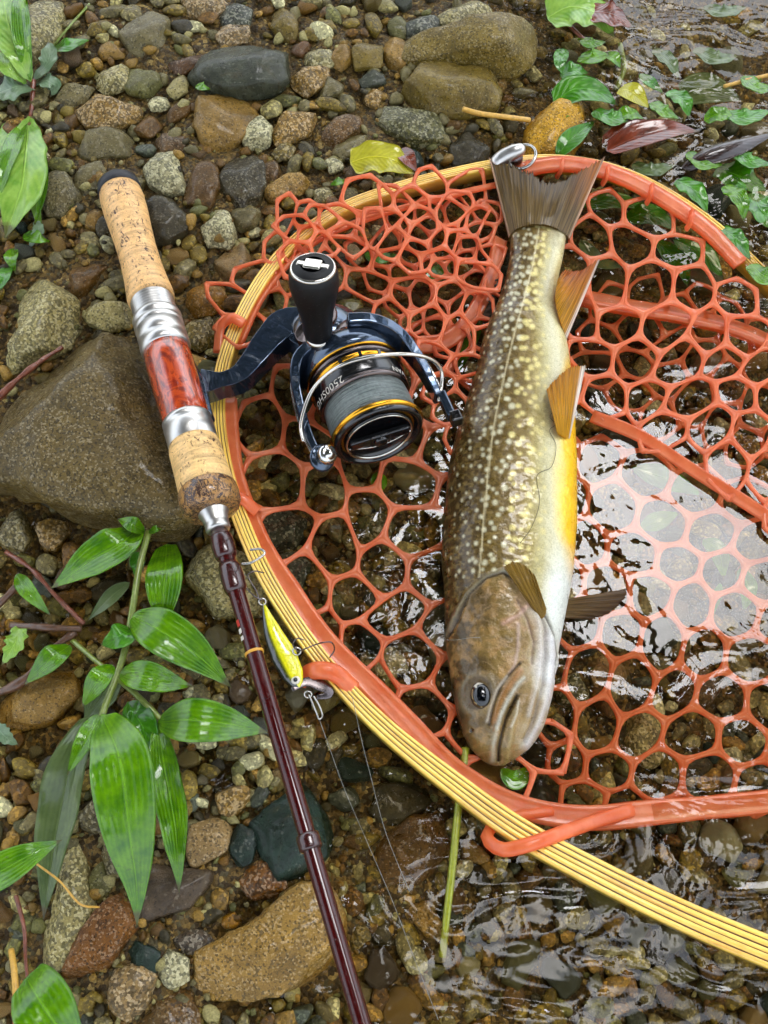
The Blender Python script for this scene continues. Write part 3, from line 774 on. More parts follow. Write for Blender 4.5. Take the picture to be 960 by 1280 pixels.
# ------------------------------------------------------------------ water
def water():
    xs = np.r_[np.linspace(-30, -0.6, 8), np.linspace(-0.5, 0.5, 40), np.linspace(0.6, 30, 8)]
    ys = np.r_[np.linspace(-30, -0.5, 8), np.linspace(-0.4, 0.8, 48), np.linspace(0.9, 30, 8)]
    X, Y = np.meshgrid(xs, ys, indexing='ij')
    V = np.stack([X, Y, 0 * X], -1).reshape(-1, 3); F = grid_faces(len(xs), len(ys))[:, ::-1]
    s = NT('stream_water')
    co = s.coord()
    # wavelets: running ripples of two scales; a calm pool in the lee of the net bag
    a = s.noise(s.mapping(co, (1, 1.6, 1), (0, 0, 0.5)), 20, 2, 0.42, 1.1)
    b = s.noise(s.mapping(co, (1.6, 1, 1), (0, 0, -0.5)), 70, 1, 0.4, 0.6)
    def pool(c, rx, ry):
        d = s.n('ShaderNodeVectorMath', operation='LENGTH')
        s.l(s.mapping(co, (1 / rx, 1 / ry, 0), loc=(-c[0] / rx, -c[1] / ry, 0)), d.inputs[0])
        return d.outputs['Value']
    inner = s.ramp(pool(W(820, 690, 0), 0.085, 0.10), [(0.35, (0.10,) * 3), (1.0, (0.36,) * 3)])
    run = s.ramp(pool(W(800, 1270, 0), 0.24, 0.10), [(0.75, (0.36,) * 3), (1.0, (0.0,) * 3)])
    ca = s.math('ADD', inner, run)
    h = s.math('MULTIPLY', s.math('ADD', a, s.math('MULTIPLY', b, 0.14)), ca)
    nrm = s.bump(h, 1.0, 0.0042)
    fr = s.n('ShaderNodeFresnel'); fr.inputs[0].default_value = 1.42; s.l(nrm, fr.inputs['Normal'])
    tr = s.n('ShaderNodeBsdfTransparent'); tr.inputs[0].default_value = (0.82, 0.77, 0.65, 1)
    gl = s.n('ShaderNodeBsdfGlossy'); gl.inputs['Roughness'].default_value = 0.0; s.l(nrm, gl.inputs['Normal'])
    ge = s.n('ShaderNodeNewGeometry')
    fac = s.math('MULTIPLY', fr.outputs[0], s.math('SUBTRACT', 1.0, ge.outputs['Backfacing']))
    mx = s.n('ShaderNodeMixShader'); s.l(fac, mx.inputs[0]); s.l(tr.outputs[0], mx.inputs[1]); s.l(gl.outputs[0], mx.inputs[2])
    s.l(mx.outputs[0], s.out.inputs[0])
    o = mk('water', V, F, s.m)
    tag(o, 'clear shallow stream water with sky reflections', None, None, 'structure')
water()

# ------------------------------------------------------------------ tree overhanging the stream (mirrored in the water)
GAPS = [(630, 640, 80, 130), (530, 800, 24, 40), (480, 720, 22, 26), (828, 695, 150, 165), (900, 5, 190, 70), (900, 250, 120, 75), (655, 1170, 120, 145), (870, 1225, 260, 120), (880, 1060, 80, 45), (760, 1050, 40, 60), (560, 790, 30, 30), (790, 130, 60, 50)]  # openings shaped into the crown to let sunlight in and mirror sky patches
def tree():
    H = 3.0
    root = empty('overhanging_tree', (3.4, 4.2, -0.12))
    r_ = np.random.default_rng(21)
    bark = simple_mat('tree_bark', (70, 58, 46), 0.8, nscale=30, bump=0.6, bdist=0.01)
    P = spline([(3.4, 4.2, -0.3), (3.2, 4.1, 1.2), (2.6, 3.7, 2.6), (1.6, 2.9, 3.5), (0.6, 1.9, 3.8), (-0.5, 0.8, 3.9)], 40)
    V, F = tube(P, np.linspace(0.17, 0.02, 40), 10)
    mk('trunk', V, F, bark, root)
    for tip in ((-1.2, 2.6, 3.6), (1.6, 0.4, 3.7), (0.2, 3.6, 3.7), (-1.0, 1.4, 3.8), (1.9, 2.2, 3.6)):
        b0 = P[r_.integers(18, 34)]
        Q = spline([b0, (b0 + np.array(tip)) / 2 + (0, 0, 0.15), tip], 14)
        V, F = tube(Q, np.linspace(0.05, 0.008, 14), 7)
        mk('limb', V, F, bark, root)
    N = 46000
    x = r_.uniform(-2.8, 2.8, N); y = r_.uniform(-2.6, 4.8, N); z = r_.uniform(2.6, 4.2, N)
    pxy = PX(np.stack([x, y, -z], -1))
    keep = fbm(np.stack([x * 1.6, y * 1.6, z * .8], -1), 8, 3) > -0.62
    warp = fbm(np.stack([x * 4, y * 4, 0 * z], -1), 30, 4) * 0.42
    for gx, gy, rx, ry in GAPS:
        keep &= np.hypot((pxy[:, 0] - gx) / rx, (pxy[:, 1] - gy) / ry) > 1 + warp
    C = np.stack([x, y, z], -1)[keep]
    n = len(C)
    nr = r_.normal(size=(n, 3)) * (0.55, 0.55, 0.3) + (0, 0, 1); nr /= np.linalg.norm(nr, axis=1)[:, None]
    t = np.cross(nr, r_.normal(size=(n, 3))); t /= np.linalg.norm(t, axis=1)[:, None]
    b = np.cross(nr, t)
    L = r_.uniform(0.05, 0.11, (n, 1)); Wd = L * r_.uniform(0.3, 0.45, (n, 1))
    V = np.stack([C - t * L, C + b * Wd - nr * L * .1, C + t * L, C - b * Wd - nr * L * .1], 1).reshape(-1, 3)
    F = np.arange(n * 4).reshape(-1, 4)
    s = NT('tree_leaf'); co = s.coord()
    cl = s.ramp(s.noise(co, 6, 3), [(0.3, (0.03, 0.06, 0.012)), (0.7, (0.07, 0.13, 0.025))])
    p = s.pbr(cl, 0.5)
    mk('crown', V, F, s.m, root)
    tag(root, 'leafy tree overhanging the stream, mirrored as dark shapes in the water', 'tree')
tree()
# ------------------------------------------------------------------ shared object materials
def cork_mat(name, rgb, dark, burl=False):
    s = NT(name); co = s.coord()
    v = s.mapping(co, (1, 1, 1))
    ringv = s.mapping(co, (0.12, 0.12, 1.0))
    bandn = s.noise(ringv, 420, 4, 0.6, 0.3)
    gr = s.noise(v, 900, 4, 0.7)
    c = s.ramp(bandn, [(0.3, tuple(lin(rgb) * 0.62)), (0.5, tuple(lin(rgb))), (0.7, tuple(np.minimum(lin(rgb) * 1.25, 1)))])
    c = s.mix(1.0, c, s.ramp(gr, [(0.25, (0.72, 0.68, 0.6)), (0.7, (1.12, 1.1, 1.05))]), 'MULTIPLY')
    # cork pits: short dark clefts in loose clusters
    pit = s.noise(s.mapping(co, (1.0, 1.0, 0.6)), 520 if not burl else 700, 3, 0.65, 1.2)
    clus = s.noise(v, 90, 2)
    thr = s.math('ADD', s.math('MULTIPLY', pit, 0.72), s.math('MULTIPLY', clus, 0.30))
    pm = s.ramp(thr, [(0.57 if not burl else 0.46, (0, 0, 0)), (0.63 if not burl else 0.55, (1, 1, 1))])
    c = s.mix(pm, c, (*lin(dark), 1))
    h = s.math('SUBTRACT', s.math('MULTIPLY', gr, 0.3), pm)
    s.pbr(c, 0.5 if not burl else 0.3, 0, s.bump(h, 0.6, 0.0006), coat=0.1 if not burl else .4)
    return s.m
M = {}
M['cork'] = cork_mat('cork', (222, 176, 116), (70, 42, 22))
M['cork_pale'] = cork_mat('cork_foregrip', (224, 184, 122), (84, 50, 26))
M['burl'] = cork_mat('burl_cork', (60, 34, 18), (166, 120, 62), True)
M['black_rubber'] = simple_mat('black_rubber', (26, 26, 30), 0.55, nscale=1500, bump=0.2)
def metal_mat(name, rgb, rough=0.2, aniso=True, scale=1200, mm=False):
    s = NT(name); co = s.coord()
    if mm: co = s.mapping(co, (0.001, 0.001, 0.001))
    n1 = s.noise(s.mapping(co, (0.05, 0.05, 1)), scale, 3)
    n2 = s.noise(co, 120, 4)
    r = s.math('ADD', rough - 0.08, s.math('MULTIPLY', s.math('ADD', n1, n2), 0.09))
    c = s.mix(s.ramp(n2, [(0.3, (0, 0, 0)), (0.7, (1, 1, 1))]), (*(lin(rgb) * 0.85), 1), (*np.minimum(lin(rgb) * 1.08, 1), 1))
    # water droplets
    vr = s.vor(co, 330, rnd=1.0)
    drop = s.ramp(vr, [(0.08, (1, 1, 1)), (0.16, (0, 0, 0))])
    s.pbr(c, r, 1.0, s.bump(s.math('ADD', s.math('MULTIPLY', n1, 0.06), drop), 0.10, 0.0003))
    return s.m
M['silver'] = metal_mat('polished_silver', (196, 193, 188), 0.34)
M['steel'] = metal_mat('steel_wire', (190, 186, 178), 0.2)
M['gold_metal'] = metal_mat('gold_anodised', (216, 160, 52), 0.22)
M['gunmetal'] = metal_mat('gunmetal', (104, 96, 96), 0.26)
def drop_mat(name, rgb, rough, coat, spec=0.5, var=0.3, dscale=260, ns=120, metal=0.0):
    s = NT(name); co = s.coord()
    n2 = s.noise(co, ns, 5, 0.6, 1.0)
    c = s.mix(s.ramp(n2, [(0.3, (0, 0, 0)), (0.7, (1, 1, 1))]), (*(lin(rgb) * (1 - var)), 1), (*np.minimum(lin(rgb) * (1 + var), 1), 1))
    drop = s.ramp(s.vor(co, dscale), [(0.06, (1, 1, 1)), (0.17, (0, 0, 0))])
    d2 = s.ramp(s.vor(co, dscale * 2.4), [(0.05, (1, 1, 1)), (0.16, (0, 0, 0))])
    nm = s.bump(s.math('ADD', drop, s.math('MULTIPLY', d2, 0.4)), 0.35, 0.0006 if dscale > 5 else 0.5)
    s.pbr(c, rough, metal, nm, coat, 0.03, spec)
    return s.m
M['blank'] = drop_mat('maroon_blank', (56, 8, 8), 0.08, 0.25, dscale=420, var=0.15, spec=0.35)
M['wrap'] = drop_mat('dark_thread_wrap', (50, 14, 12), 0.2, 0.5, dscale=420)
M['wood'] = None
def burl_wood():
    s = NT('lacquered_burl_wood'); co = s.coord()
    n = s.noise(s.mapping(co, (1, 1, 0.5)), 85, 6, 0.62, 2.2)
    c = s.ramp(n, [(0.25, tuple(lin((64, 10, 2)))), (0.40, tuple(lin((138, 36, 8)))), (0.5, tuple(lin((184, 66, 14)))), (0.6, tuple(lin((104, 22, 5)))), (0.75, tuple(lin((196, 84, 24))))])
    drop = s.ramp(s.vor(co, 240), [(0.05, (1, 1, 1)), (0.15, (0, 0, 0))])
    s.pbr(c, 0.25, 0, s.bump(drop, 0.4, 0.0008), coat=1.0, coat_r=0.03)
    return s.m
M['wood'] = burl_wood()
M['reel_black'] = drop_mat('reel_blue_black', (56, 70, 88), 0.13, 0.8, dscale=0.55, var=0.2, ns=0.2, metal=0.8)
M['reel_dark'] = drop_mat('reel_gloss_black', (7, 7, 9), 0.18, 0.4, dscale=0.6, ns=0.2)
M['knob_black'] = drop_mat('knob_black_rubber', (8, 8, 9), 0.5, 0.0, dscale=0.35, ns=0.2, spec=0.3)
M['gold_thread'] = simple_mat('gold_thread', (206, 150, 52), 0.35, nscale=3000)
M['cream'] = simple_mat('cream_print', (206, 198, 186), 0.4)
M['red_print'] = simple_mat('red_print', (170, 40, 30), 0.4)

# ------------------------------------------------------------------ fishing rod
RA = W(151, 243, 0.030)
RB = W(268, 645, 0.058)
RD = (RB - RA) / np.linalg.norm(RB - RA)
RX = np.cross(RD, [0, 0, 1.0]); RX /= np.linalg.norm(RX)
if RX[0] < 0: RX = -RX
RY = np.cross(RD, RX)
if RY[2] < 0: RY = -RY
def rod_t(py):
    """distance along the rod at which it crosses photo row py"""
    lo, hi = -0.1, 0.6
    for _ in range(50):
        mid = (lo + hi) / 2
        if PX(RA + RD * mid)[1] < py: lo = mid
        else: hi = mid
    return lo
MR = Matrix([[RX[0], RY[0], RD[0], RA[0]], [RX[1], RY[1], RD[1], RA[1]], [RX[2], RY[2], RD[2], RA[2]], [0, 0, 0, 1]])
if np.dot(np.cross(RX, RY), RD) < 0:
    MR = Matrix([[-RX[0], RY[0], RD[0], RA[0]], [-RX[1], RY[1], RD[1], RA[1]], [-RX[2], RY[2], RD[2], RA[2]], [0, 0, 0, 1]])
def rmpp(py):
    q = RA + RD * rod_t(py)
    d = q - CAMP
    return (d[1] * ST - d[2] * CT) / FPX
rod = empty('fishing_rod')
rod.matrix_world = MR
def rp(name, prof, mat, parent=rod, n=48):
    """lathe part along the rod; profile in (photo half width px, photo row)"""
    pr = [(r * rmpp(y), rod_t(y)) for r, y in prof]
    V, F = lathe(pr, n)
    o = mk(name, V, F, mat)
    o.parent = parent
    return o
rp('butt_cap', [(0, 229), (22, 229.5), (26, 233), (27, 238), (27, 243)], M['black_rubber'])
rp('rear_grip', [(24, 241), (26.2, 242), (27.2, 250), (27.2, 265), (25.5, 290), (24.5, 310), (24.8, 330), (26.5, 350), (28.5, 364), (29.5, 372), (28.5, 377)], M['cork'])
th = []
y = 372
while y < 398:
    th += [(25.6, y), (27.2, y + 0.7), (27.2, y + 1.5), (25.6, y + 2.2)]; y += 3.0
rp('threaded_barrel', [(22, 369), (26, 369.5)] + th + [(25, 401)], M['silver'])
rp('lock_ring', [(25, 397), (30, 398), (30.8, 400), (30.8, 403), (29, 404.2), (29, 406), (31, 407.5), (31, 411), (29.5, 413), (27, 414)], M['silver'])
rp('rear_hood', [(27, 411), (30.3, 412.5), (30.6, 425), (29.8, 426), (30.9, 427.2), (30.0, 429), (31.0, 430), (31.2, 438), (29, 440)], M['silver'])
rp('wood_insert', [(26, 436), (28.8, 438), (29.6, 455), (29.8, 480), (29.4, 505), (29.0, 525), (27, 531)], M['wood'])
rp('front_hood', [(26, 525), (31, 527), (31, 531), (30.2, 532), (31.2, 533.2), (30.4, 534.6), (31.3, 536), (31.4, 556), (28, 558)], M['silver'])
rp('fore_grip', [(28, 555), (31.5, 556.5), (32.8, 562), (34, 590), (35.4, 612), (34, 616)], M['cork_pale'])
rp('burl_ring', [(34.5, 611), (37.2, 614), (38.2, 622), (37.8, 632), (34, 638), (26, 641), (16, 642)], M['burl'])
rp('winding_check', [(21, 637), (20.5, 640), (17, 646), (15.5, 654), (15.2, 656), (15.8, 657), (15.2, 659), (15.8, 660.5), (14.5, 663), (11, 664)], M['silver'])
L = rod_t(1280)
tl = np.linspace(rod_t(655), L + 0.42, 60)
r0, r1 = 10.6 * rmpp(665), 11.5 * rmpp(1280)
V, F = lathe([(float(np.interp(t, [tl[0], L, L + 0.42], [r0, r1, r1 * 0.8])), t) for t in tl], 32)
bl = mk('blank', V, F, M['blank']); bl.parent = rod
rp('thread_wrap', [(11.5, 666), (14, 673), (15, 682), (14, 694), (12, 698)], M['wrap'])
rp('thread_wrap', [(12, 704), (14.2, 711), (15, 722), (14.2, 736), (11.8, 741)], M['wrap'])
rp('gold_band', [(11, 814.5), (12.1, 815), (12.1, 817.5), (11, 818)], M['gold_thread'])
rp('ferrule_ring', [(12.5, 1042), (15.0, 1044), (15.2, 1050), (14.8, 1056), (15.2, 1060), (12.5, 1063)], M['wrap'])
# hook keeper of bent wire on the right of the blank
q = [(0.011, 698), (0.0155, 701), (0.0165, 708), (0.010, 713), (0.0055, 711)]
sgn = 1.0 if MR.col[0][0] > 0 else -1.0
Pk = spline([(sgn * a, 0.001, rod_t(b)) for a, b in q], 26)
V, F = tube(Pk, 0.0006, 7)
hk = mk('hook_keeper', V, F, M['steel']); hk.parent = rod
# small red and white print beside the wraps
for k, (y0, y1, mt) in enumerate(((775, 783, 'red_print'), (786, 792, 'cream'), (795, 800, 'cream'))):
    aa = np.linspace(2.2, 2.75, 5) if sgn > 0 else np.linspace(2.2, 2.75, 5)
    tt = [rod_t(y0), rod_t(y1)]
    rr_ = 11.05 * rmpp(785) + 0.00012
    V = np.array([[rr_ * math.cos(a) * sgn, rr_ * math.sin(a), t] for t in tt for a in aa])
    F = grid_faces(2, 5)
    o = mk('print_mark', V, F, M[mt]); o.parent = rod
tag(rod, 'maroon spinning rod with cork grips and red burl reel seat across the left', 'fishing rod')

M['silver_mm'] = metal_mat('reel_silver', (205, 203, 200), 0.16, mm=True)
M['steel_mm'] = metal_mat('reel_steel_wire', (196, 190, 180), 0.18, mm=True)
M['gold_mm'] = metal_mat('reel_gold', (220, 160, 48), 0.2, mm=True)
M['gun_mm'] = metal_mat('reel_gunmetal', (110, 100, 98), 0.24, mm=True)
# ------------------------------------------------------------------ spinning reel (local mm: z to spool front, x away from rod, y up)
def find_reel_origin():
    # spool axis runs parallel to the rod; put the spool's front centre where photo pixel (474,546) looks at height .034
    return W(474, 546, 0.038)
RO = find_reel_origin()
tiltz = RD.copy()
XL = np.array([RX[0], RX[1], RX[2]]); YL = np.cross(tiltz, XL)
if YL[2] < 0: YL = -YL; 
if np.dot(np.cross(XL, YL), tiltz) < 0: XL = -XL
S_ = 0.001 * 1.05
reel = empty('spinning_reel')
reel.matrix_world = Matrix([[XL[i] * S_ for i in range(1)] + [0, 0, 0] for _ in range(0)] or [[XL[0] * S_, YL[0] * S_, tiltz[0] * S_, RO[0]], [XL[1] * S_, YL[1] * S_, tiltz[1] * S_, RO[1]], [XL[2] * S_, YL[2] * S_, tiltz[2] * S_, RO[2]], [0, 0, 0, 1]])
REELM = np.array(reel.matrix_world)
def rpx(p):
    p = np.asarray(p, float)
    return PX(p @ REELM[:3, :3].T + REELM[:3, 3])
def rinv(px, py, ylocal):
    """reel-local point on the plane y = ylocal seen at a photo pixel"""
    a = W(px, py, 0.0); d = a - CAMP
    R = REELM[:3, :3]; Ri = np.linalg.inv(R)
    o_ = Ri @ (CAMP - REELM[:3, 3]); dd = Ri @ d
    t = (ylocal - o_[1]) / dd[1]
    return o_ + dd * t
def lp(name, V, F, mat, parent=reel, smooth=True, bev=0):
    o = mk(name, V, F, mat, smooth=smooth)
    o.parent = parent
    if bev: bevel(o, bev, 3)
    return o
M['braid'] = None
def braid():
    s = NT('grey_braided_line'); co = s.coord()
    n = s.noise(s.mapping(co, (0.03, 0.03, 1.0), (0.03, 0.05, 0)), 1.5, 3, 0.6, 0.15)
    n2 = s.noise(co, 0.7, 3)
    c = s.ramp(n, [(0.25, tuple(lin((106, 120, 116)))), (0.55, tuple(lin((178, 190, 186)))), (0.8, tuple(lin((198, 206, 200))))])
    c = s.mix(1.0, c, s.ramp(n2, [(0.3, (0.75,) * 3), (0.7, (1.15,) * 3)]), 'MULTIPLY')
    s.pbr(c, 0.35, 0, s.bump(n, 0.8, 0.4), coat=0.3, coat_r=0.15)
    return s.m
M['braid'] = braid()
spool = empty('spool'); spool.parent = reel
spool['label'] = 'grey line filled spool with gold lip'
lp('line', *lathe([(17, -21), (20.8, -20.5), (21.3, -15), (21.4, -9), (21.0, -4.2), (17, -4)], 72), M['braid'], spool)
lp('front_lip', *lathe([(19, -4.6), (22.6, -4.2), (23.3, -3.2), (23.2, -2.4), (22.4, -1.8), (21.8, -1.7)], 80), M['gold_mm'], spool)
lp('front_flange', *lathe([(20, -2.6), (22.0, -1.9), (22.2, -0.8), (21.4, 0.3), (20.0, 0.6), (19.2, 0.1), (18.6, -1.6), (17.4, -1.9), (0.0, -2.0)], 80, False), M['reel_dark'], spool)
lp('rear_lip', *lathe([(19.5, -20.4), (22.4, -20.8), (22.8, -21.6), (22.6, -22.6), (21, -23)], 80), M['gun_mm'], spool)
lp('skirt', *lathe([(20, -22), (22.2, -22.6), (22.9, -24), (23.3, -29.5), (23.4, -35.8), (20, -36.5)], 80), M['reel_dark'], spool)
lp('skirt_band', *lathe([(23.0, -31.2), (23.75, -31.5), (23.85, -33.3), (23.0, -33.8)], 80), M['gold_mm'], spool)
lp('skirt_band', *lathe([(23.1, -35.0), (23.9, -35.4), (23.9, -36.4), (23.2, -36.9)], 80), M['gun_mm'], spool)
lp('skirt_band', *lathe([(23.0, -38.0), (24.3, -38.4), (24.3, -39.4), (23.2, -39.8)], 80), M['gold_mm'], spool)
for a0 in (60, 84, 108):                                   # vent slots in the gold band
    a = math.radians(a0)
    R = np.array([[math.cos(a), -math.sin(a), 0], [math.sin(a), math.cos(a), 0], [0, 0, 1]])
    lp('slot', *box(R @ np.array([23.6, 0, -32.4]), (1.0, 1.5, 2.6), R), M['reel_dark'], spool, False)
drag = empty('drag_knob'); drag.parent = reel
lp('dial', *lathe([(17.0, -2.2), (17.2, -0.6), (16.6, 0.2), (15.6, 0.3), (15.0, -0.4), (13.5, -1.4), (0, -1.6)], 64, False), M['reel_dark'], drag)
lp('dial_ring', *lathe([(15.6, 0.2), (16.6, 0.25), (16.9, 0.7), (16.4, 1.0), (15.8, 0.8), (15.5, 0.4)], 64, False), M['steel_mm'], drag)
V, F = join([box((0, 0.6, 0.6), (29.5, 5.6, 3.0)), box((0, 0.6, 1.6), (10, 7.6, 2.4))])
lp('grip_bar', V, F, M['reel_dark'], drag, False, 0.9)
V, F = tube(spline([(-15.6, -1.6, 0.8), (-6, -3.2, 2.1), (0, -3.4, 2.4), (6, -3.2, 2.1), (15.6, -1.6, 0.8)], 24), 0.45, 8)
lp('bright_edge', V, F, M['steel_mm'], drag)
lp('hub', *lathe([(3.2, 2), (3.4, 3.4), (2.6, 4.0), (0, 4.1)], 24, False), M['reel_dark'], drag)
# number printed upside down on the skirt, as the reel lies
def wrap_text(txt, r, z0, size, a_start, step, name):
    cu = bpy.data.curves.new('txt', 'FONT'); cu.body = txt; cu.size = size; cu.space_character = 1.05; cu.resolution_u = 4
    to = bpy.data.objects.new('txt', cu); COL.objects.link(to)
    me = to.evaluated_get(bpy.context.evaluated_depsgraph_get()).to_mesh()
    v = np.array([q.co[:] for q in me.vertices]); f = [list(p.vertices) for p in me.polygons]
    to.to_mesh_clear() if hasattr(to, 'to_mesh_clear') else None
    bpy.data.objects.remove(to)
    a = a_start + v[:, 0] / r * step
    V = np.stack([r * np.cos(a), r * np.sin(a), z0 - v[:, 1]], -1) if step < 0 else np.stack([r * np.cos(a), r * np.sin(a), z0 + v[:, 1]], -1)
    lp(name, V, f, M['cream'], spool, False)
bpy.context.view_layer.update()
wrap_text('2500SHG', 23.42, -24.6, 5.6, math.radians(112), 1.0, 'printed_number')
wrap_text('VAN', 23.42, -24.6, 4.6, math.radians(26), 1.0, 'printed_letters')

# rotor with its two arms
lp('rotor', *lathe([(21, -37.5), (24.6, -38.6), (25.2, -41), (24.8, -46), (22.5, -51), (18, -54), (12, -55)], 64), M['reel_black'])
def slab(path, wid, thick, name, mat, parent=reel, bev=0.8, wdir=(0, 1, 0)):
    """bar of rectangular section along a path; wid along wdir, thick across"""
    P = np.asarray(path, float)
    T = np.gradient(P, axis=0); T /= np.linalg.norm(T, axis=1)[:, None]
    wd = np.asarray(wdir, float)
    Wd = wd - T * (T @ wd)[:, None]; Wd /= np.linalg.norm(Wd, axis=1)[:, None]
    N = np.cross(T, Wd)
    a = np.broadcast_to(np.asarray(wid, float), (len(P),))[:, None] / 2; b = np.broadcast_to(np.asarray(thick, float), (len(P),))[:, None] / 2
    V = np.stack([P - Wd * a - N * b, P + Wd * a - N * b, P + Wd * a + N * b, P - Wd * a + N * b], 1).reshape(-1, 3)
    F = grid_faces(len(P), 4, True).tolist() + [[3, 2, 1, 0], [len(P) * 4 - 4, len(P) * 4 - 3, len(P) * 4 - 2, len(P) * 4 - 1]]
    return lp(name, V, F, mat, parent, False, bev)
ra_l = spline([(-14, 9, -51), (-24, 7, -47), (-29.0, 5, -38), (-31.0, 3, -24), (-31.5, 2, -10), (-30.5, 2, 3)], 26)
la = slab(ra_l, np.interp(np.linspace(0, 1, 26), [0, .3, .6, 1], [22, 17, 11, 8]), np.interp(np.linspace(0, 1, 26), [0, .4, 1], [6, 4.6, 3.4]), 'rotor_arm', M['reel_black'])
slab(ra_l[6:] + (-2.5, 2.5, 0), 1.1, 1.2, 'arm_trim', M['silver_mm'], la, 0.3)
ra_r = spline([(2, 22, -52), (14, 19, -49), (25, 12, -42), (30.5, 7, -30), (32.5, 4, -18), (33, 3, -9)], 26)
rm = slab(ra_r, np.interp(np.linspace(0, 1, 26), [0, .3, .6, 1], [12, 15, 13, 10]), np.interp(np.linspace(0, 1, 26), [0, .4, 1], [6, 5, 3.6]), 'rotor_arm', M['reel_black'])
slab(ra_r[8:] + (2.4, 2.8, 0), 1.0, 1.2, 'arm_trim', M['silver_mm'], rm, 0.3)
V, F = lathe([(0, 0), (1.7, 0.1), (1.9, 0.6), (1.9, 1.2)], 16, False)
for zz in (-22, -13):
    v2 = np.stack([V[:, 0] + 33.0, 9.2 - V[:, 2] - (zz + 22) * 0.13, V[:, 1] + zz], -1)
    lp('arm_screw', v2, F, M['steel_mm'], rm)
# roller end at the left, trip lever at the right, wire between
lp('bail_lever', *box((35, 4, -3), (4.2, 6.5, 15)), M['reel_black'], smooth=False, bev=1.0)
lp('bail_foot', *box((36.5, 4.5, 5.5), (5.5, 6.5, 6.0)), M['reel_dark'], smooth=False, bev=0.9)
def lathe_at(prof, c, ax, n=32):
    V, F = lathe(prof, n, False)
    ax = Vector(ax).normalized(); q = ax.to_track_quat('Z', 'Y').to_matrix()
    return (np.array(V) @ np.array(q).T) + np.array(c, float), F
V, F = lathe_at([(3.0, -2.5), (4.6, -2.0), (4.8, 0), (4.4, 1.6), (3.0, 2.4), (2.2, 2.6), (2.0, 3.8), (0, 4.2)], (-26.8, 6.5, 5.0), (0.45, 0.75, 0.5))
lp('line_roller', V, F, M['silver_mm'])
V, F = lathe_at([(0, -2.2), (6.0, -1.8), (6.6, 0.2), (5.6, 1.0), (0, 1.2)], (-29.2, 2.5, 3.5), (0.45, 0.75, 0.5))
lp('roller_mount', V, F, M['reel_black'])
bw = [rinv(379, 552, 8), rinv(376, 530, 10), rinv(386, 496, 16), rinv(402, 474, 22), rinv(430, 455, 29), rinv(470, 445, 31), rinv(510, 443, 28), rinv(538, 449, 20), rinv(551, 462, 12), rinv(552, 480, 7), rinv(548, 502, 5)]
V, F = tube(spline(bw, 70), 0.95, 10)
lp('bail_wire', V, F, M['steel_mm'])

# body behind the rotor, stem and foot
def ellipsoid(c, r, n=24, m=16, p=0.8):
    th = np.linspace(0, math.pi, m)[:, None]; ph = np.linspace(0, 2 * math.pi, n, endpoint=False)[None]
    x = np.sin(th) ** p * np.cos(ph); y_ = np.sin(th) ** p * np.sin(ph); z = np.sign(np.cos(th)) * abs(np.cos(th)) ** p + 0 * ph
    V = np.stack([x * r[0], y_ * r[1], z * r[2]], -1).reshape(-1, 3) + np.asarray(c, float)
    return V, grid_faces(m, n, True)
V, F = ellipsoid((-6, -2, -66), (20, 17, 17))
lp('gear_housing', V, F, M['reel_black'])
V, F = lathe_at([(0, 0), (8.5, 0.3), (9.5, 1.6), (9.5, 5), (8, 6)], (-8, 18, -68), (0, -1, 0), 40)
lp('side_plate', V, F, M['gun_mm'])
lp('bell_cowl', *ellipsoid((6, 15, -50), (11, 7, 9)), M['gun_mm'])
stem = spline([rinv(395, 425, 0), rinv(362, 412, 2), rinv(340, 428, 3), rinv(318, 455, 3), rinv(300, 474, 2), rinv(275, 482, 1), rinv(252, 484, 0)], 40)
slab(stem, np.interp(np.linspace(0, 1, 40), [0, .4, 1], [14, 11, 9]), np.interp(np.linspace(0, 1, 40), [0, .35, .6, .85, 1], [24, 15, 11, 9, 16]), 'stem', M['reel_black'], bev=1.4)
ft = spline([rinv(231, 441, 4), rinv(240, 468, 3), rinv(250, 495, 2), rinv(262, 525, 3)], 14)
slab(ft, 7, np.interp(np.linspace(0, 1, 14), [0, .5, 1], [5, 9, 5]), 'foot', M['reel_black'], bev=1.2)
# handle: arm from the housing to a long tapered knob standing up toward the viewer
kb, kt = rinv(398, 420, 22), rinv(391, 334, 62)
ax = kt - kb; hl = np.linalg.norm(ax); u = hl / 40.0
V, F = lathe_at([(0, -1), (5.0, -1), (6.4, 0.5 * u), (6.9, 3 * u), (7.2, 9 * u), (8.0, 15 * u), (9.3, 21 * u), (10.7, 26 * u), (11.4, 31 * u), (11.2, 36 * u), (10.2, 39.8 * u), (8.2, 41.2 * u), (5.5, 41.6 * u)], kb, ax, 40)
knob = lp('handle_knob', V, F, M['knob_black'])
V, F = lathe_at([(0, 42.2 * u), (4.0, 42.1 * u), (5.6, 41.6 * u), (5.8, 40.8 * u)], kb, ax, 4)
cu_ = ax / hl
side = np.cross(cu_, (0, 1, 0)); side /= np.linalg.norm(side)
oth = np.cross(side, cu_)
R3 = np.stack([side, oth, cu_], 1)
V, F = join([box(kb + cu_ * 41.4 * u, (8.0, 6.4, 2.0), R3), box(kb + cu_ * 41.1 * u, (15.0, 3.4, 1.4), R3)])
lp('knob_cap', V, F, M['steel_mm'], knob, False, 0.8)
V, F = lathe_at([(10.5, 39.0 * u), (10.5, 39.6 * u), (9.7, 40.5 * u), (9.4, 40.3 * u)], kb, ax, 40)
lp('cap_ring', V, F, M['steel_mm'], knob)
V, F = lathe_at([(5.2, -3.5), (6.4, -3.0), (6.6, -0.6), (5.6, 0.4)], kb, ax, 32)
lp('knob_collar', V, F, M['steel_mm'], knob)
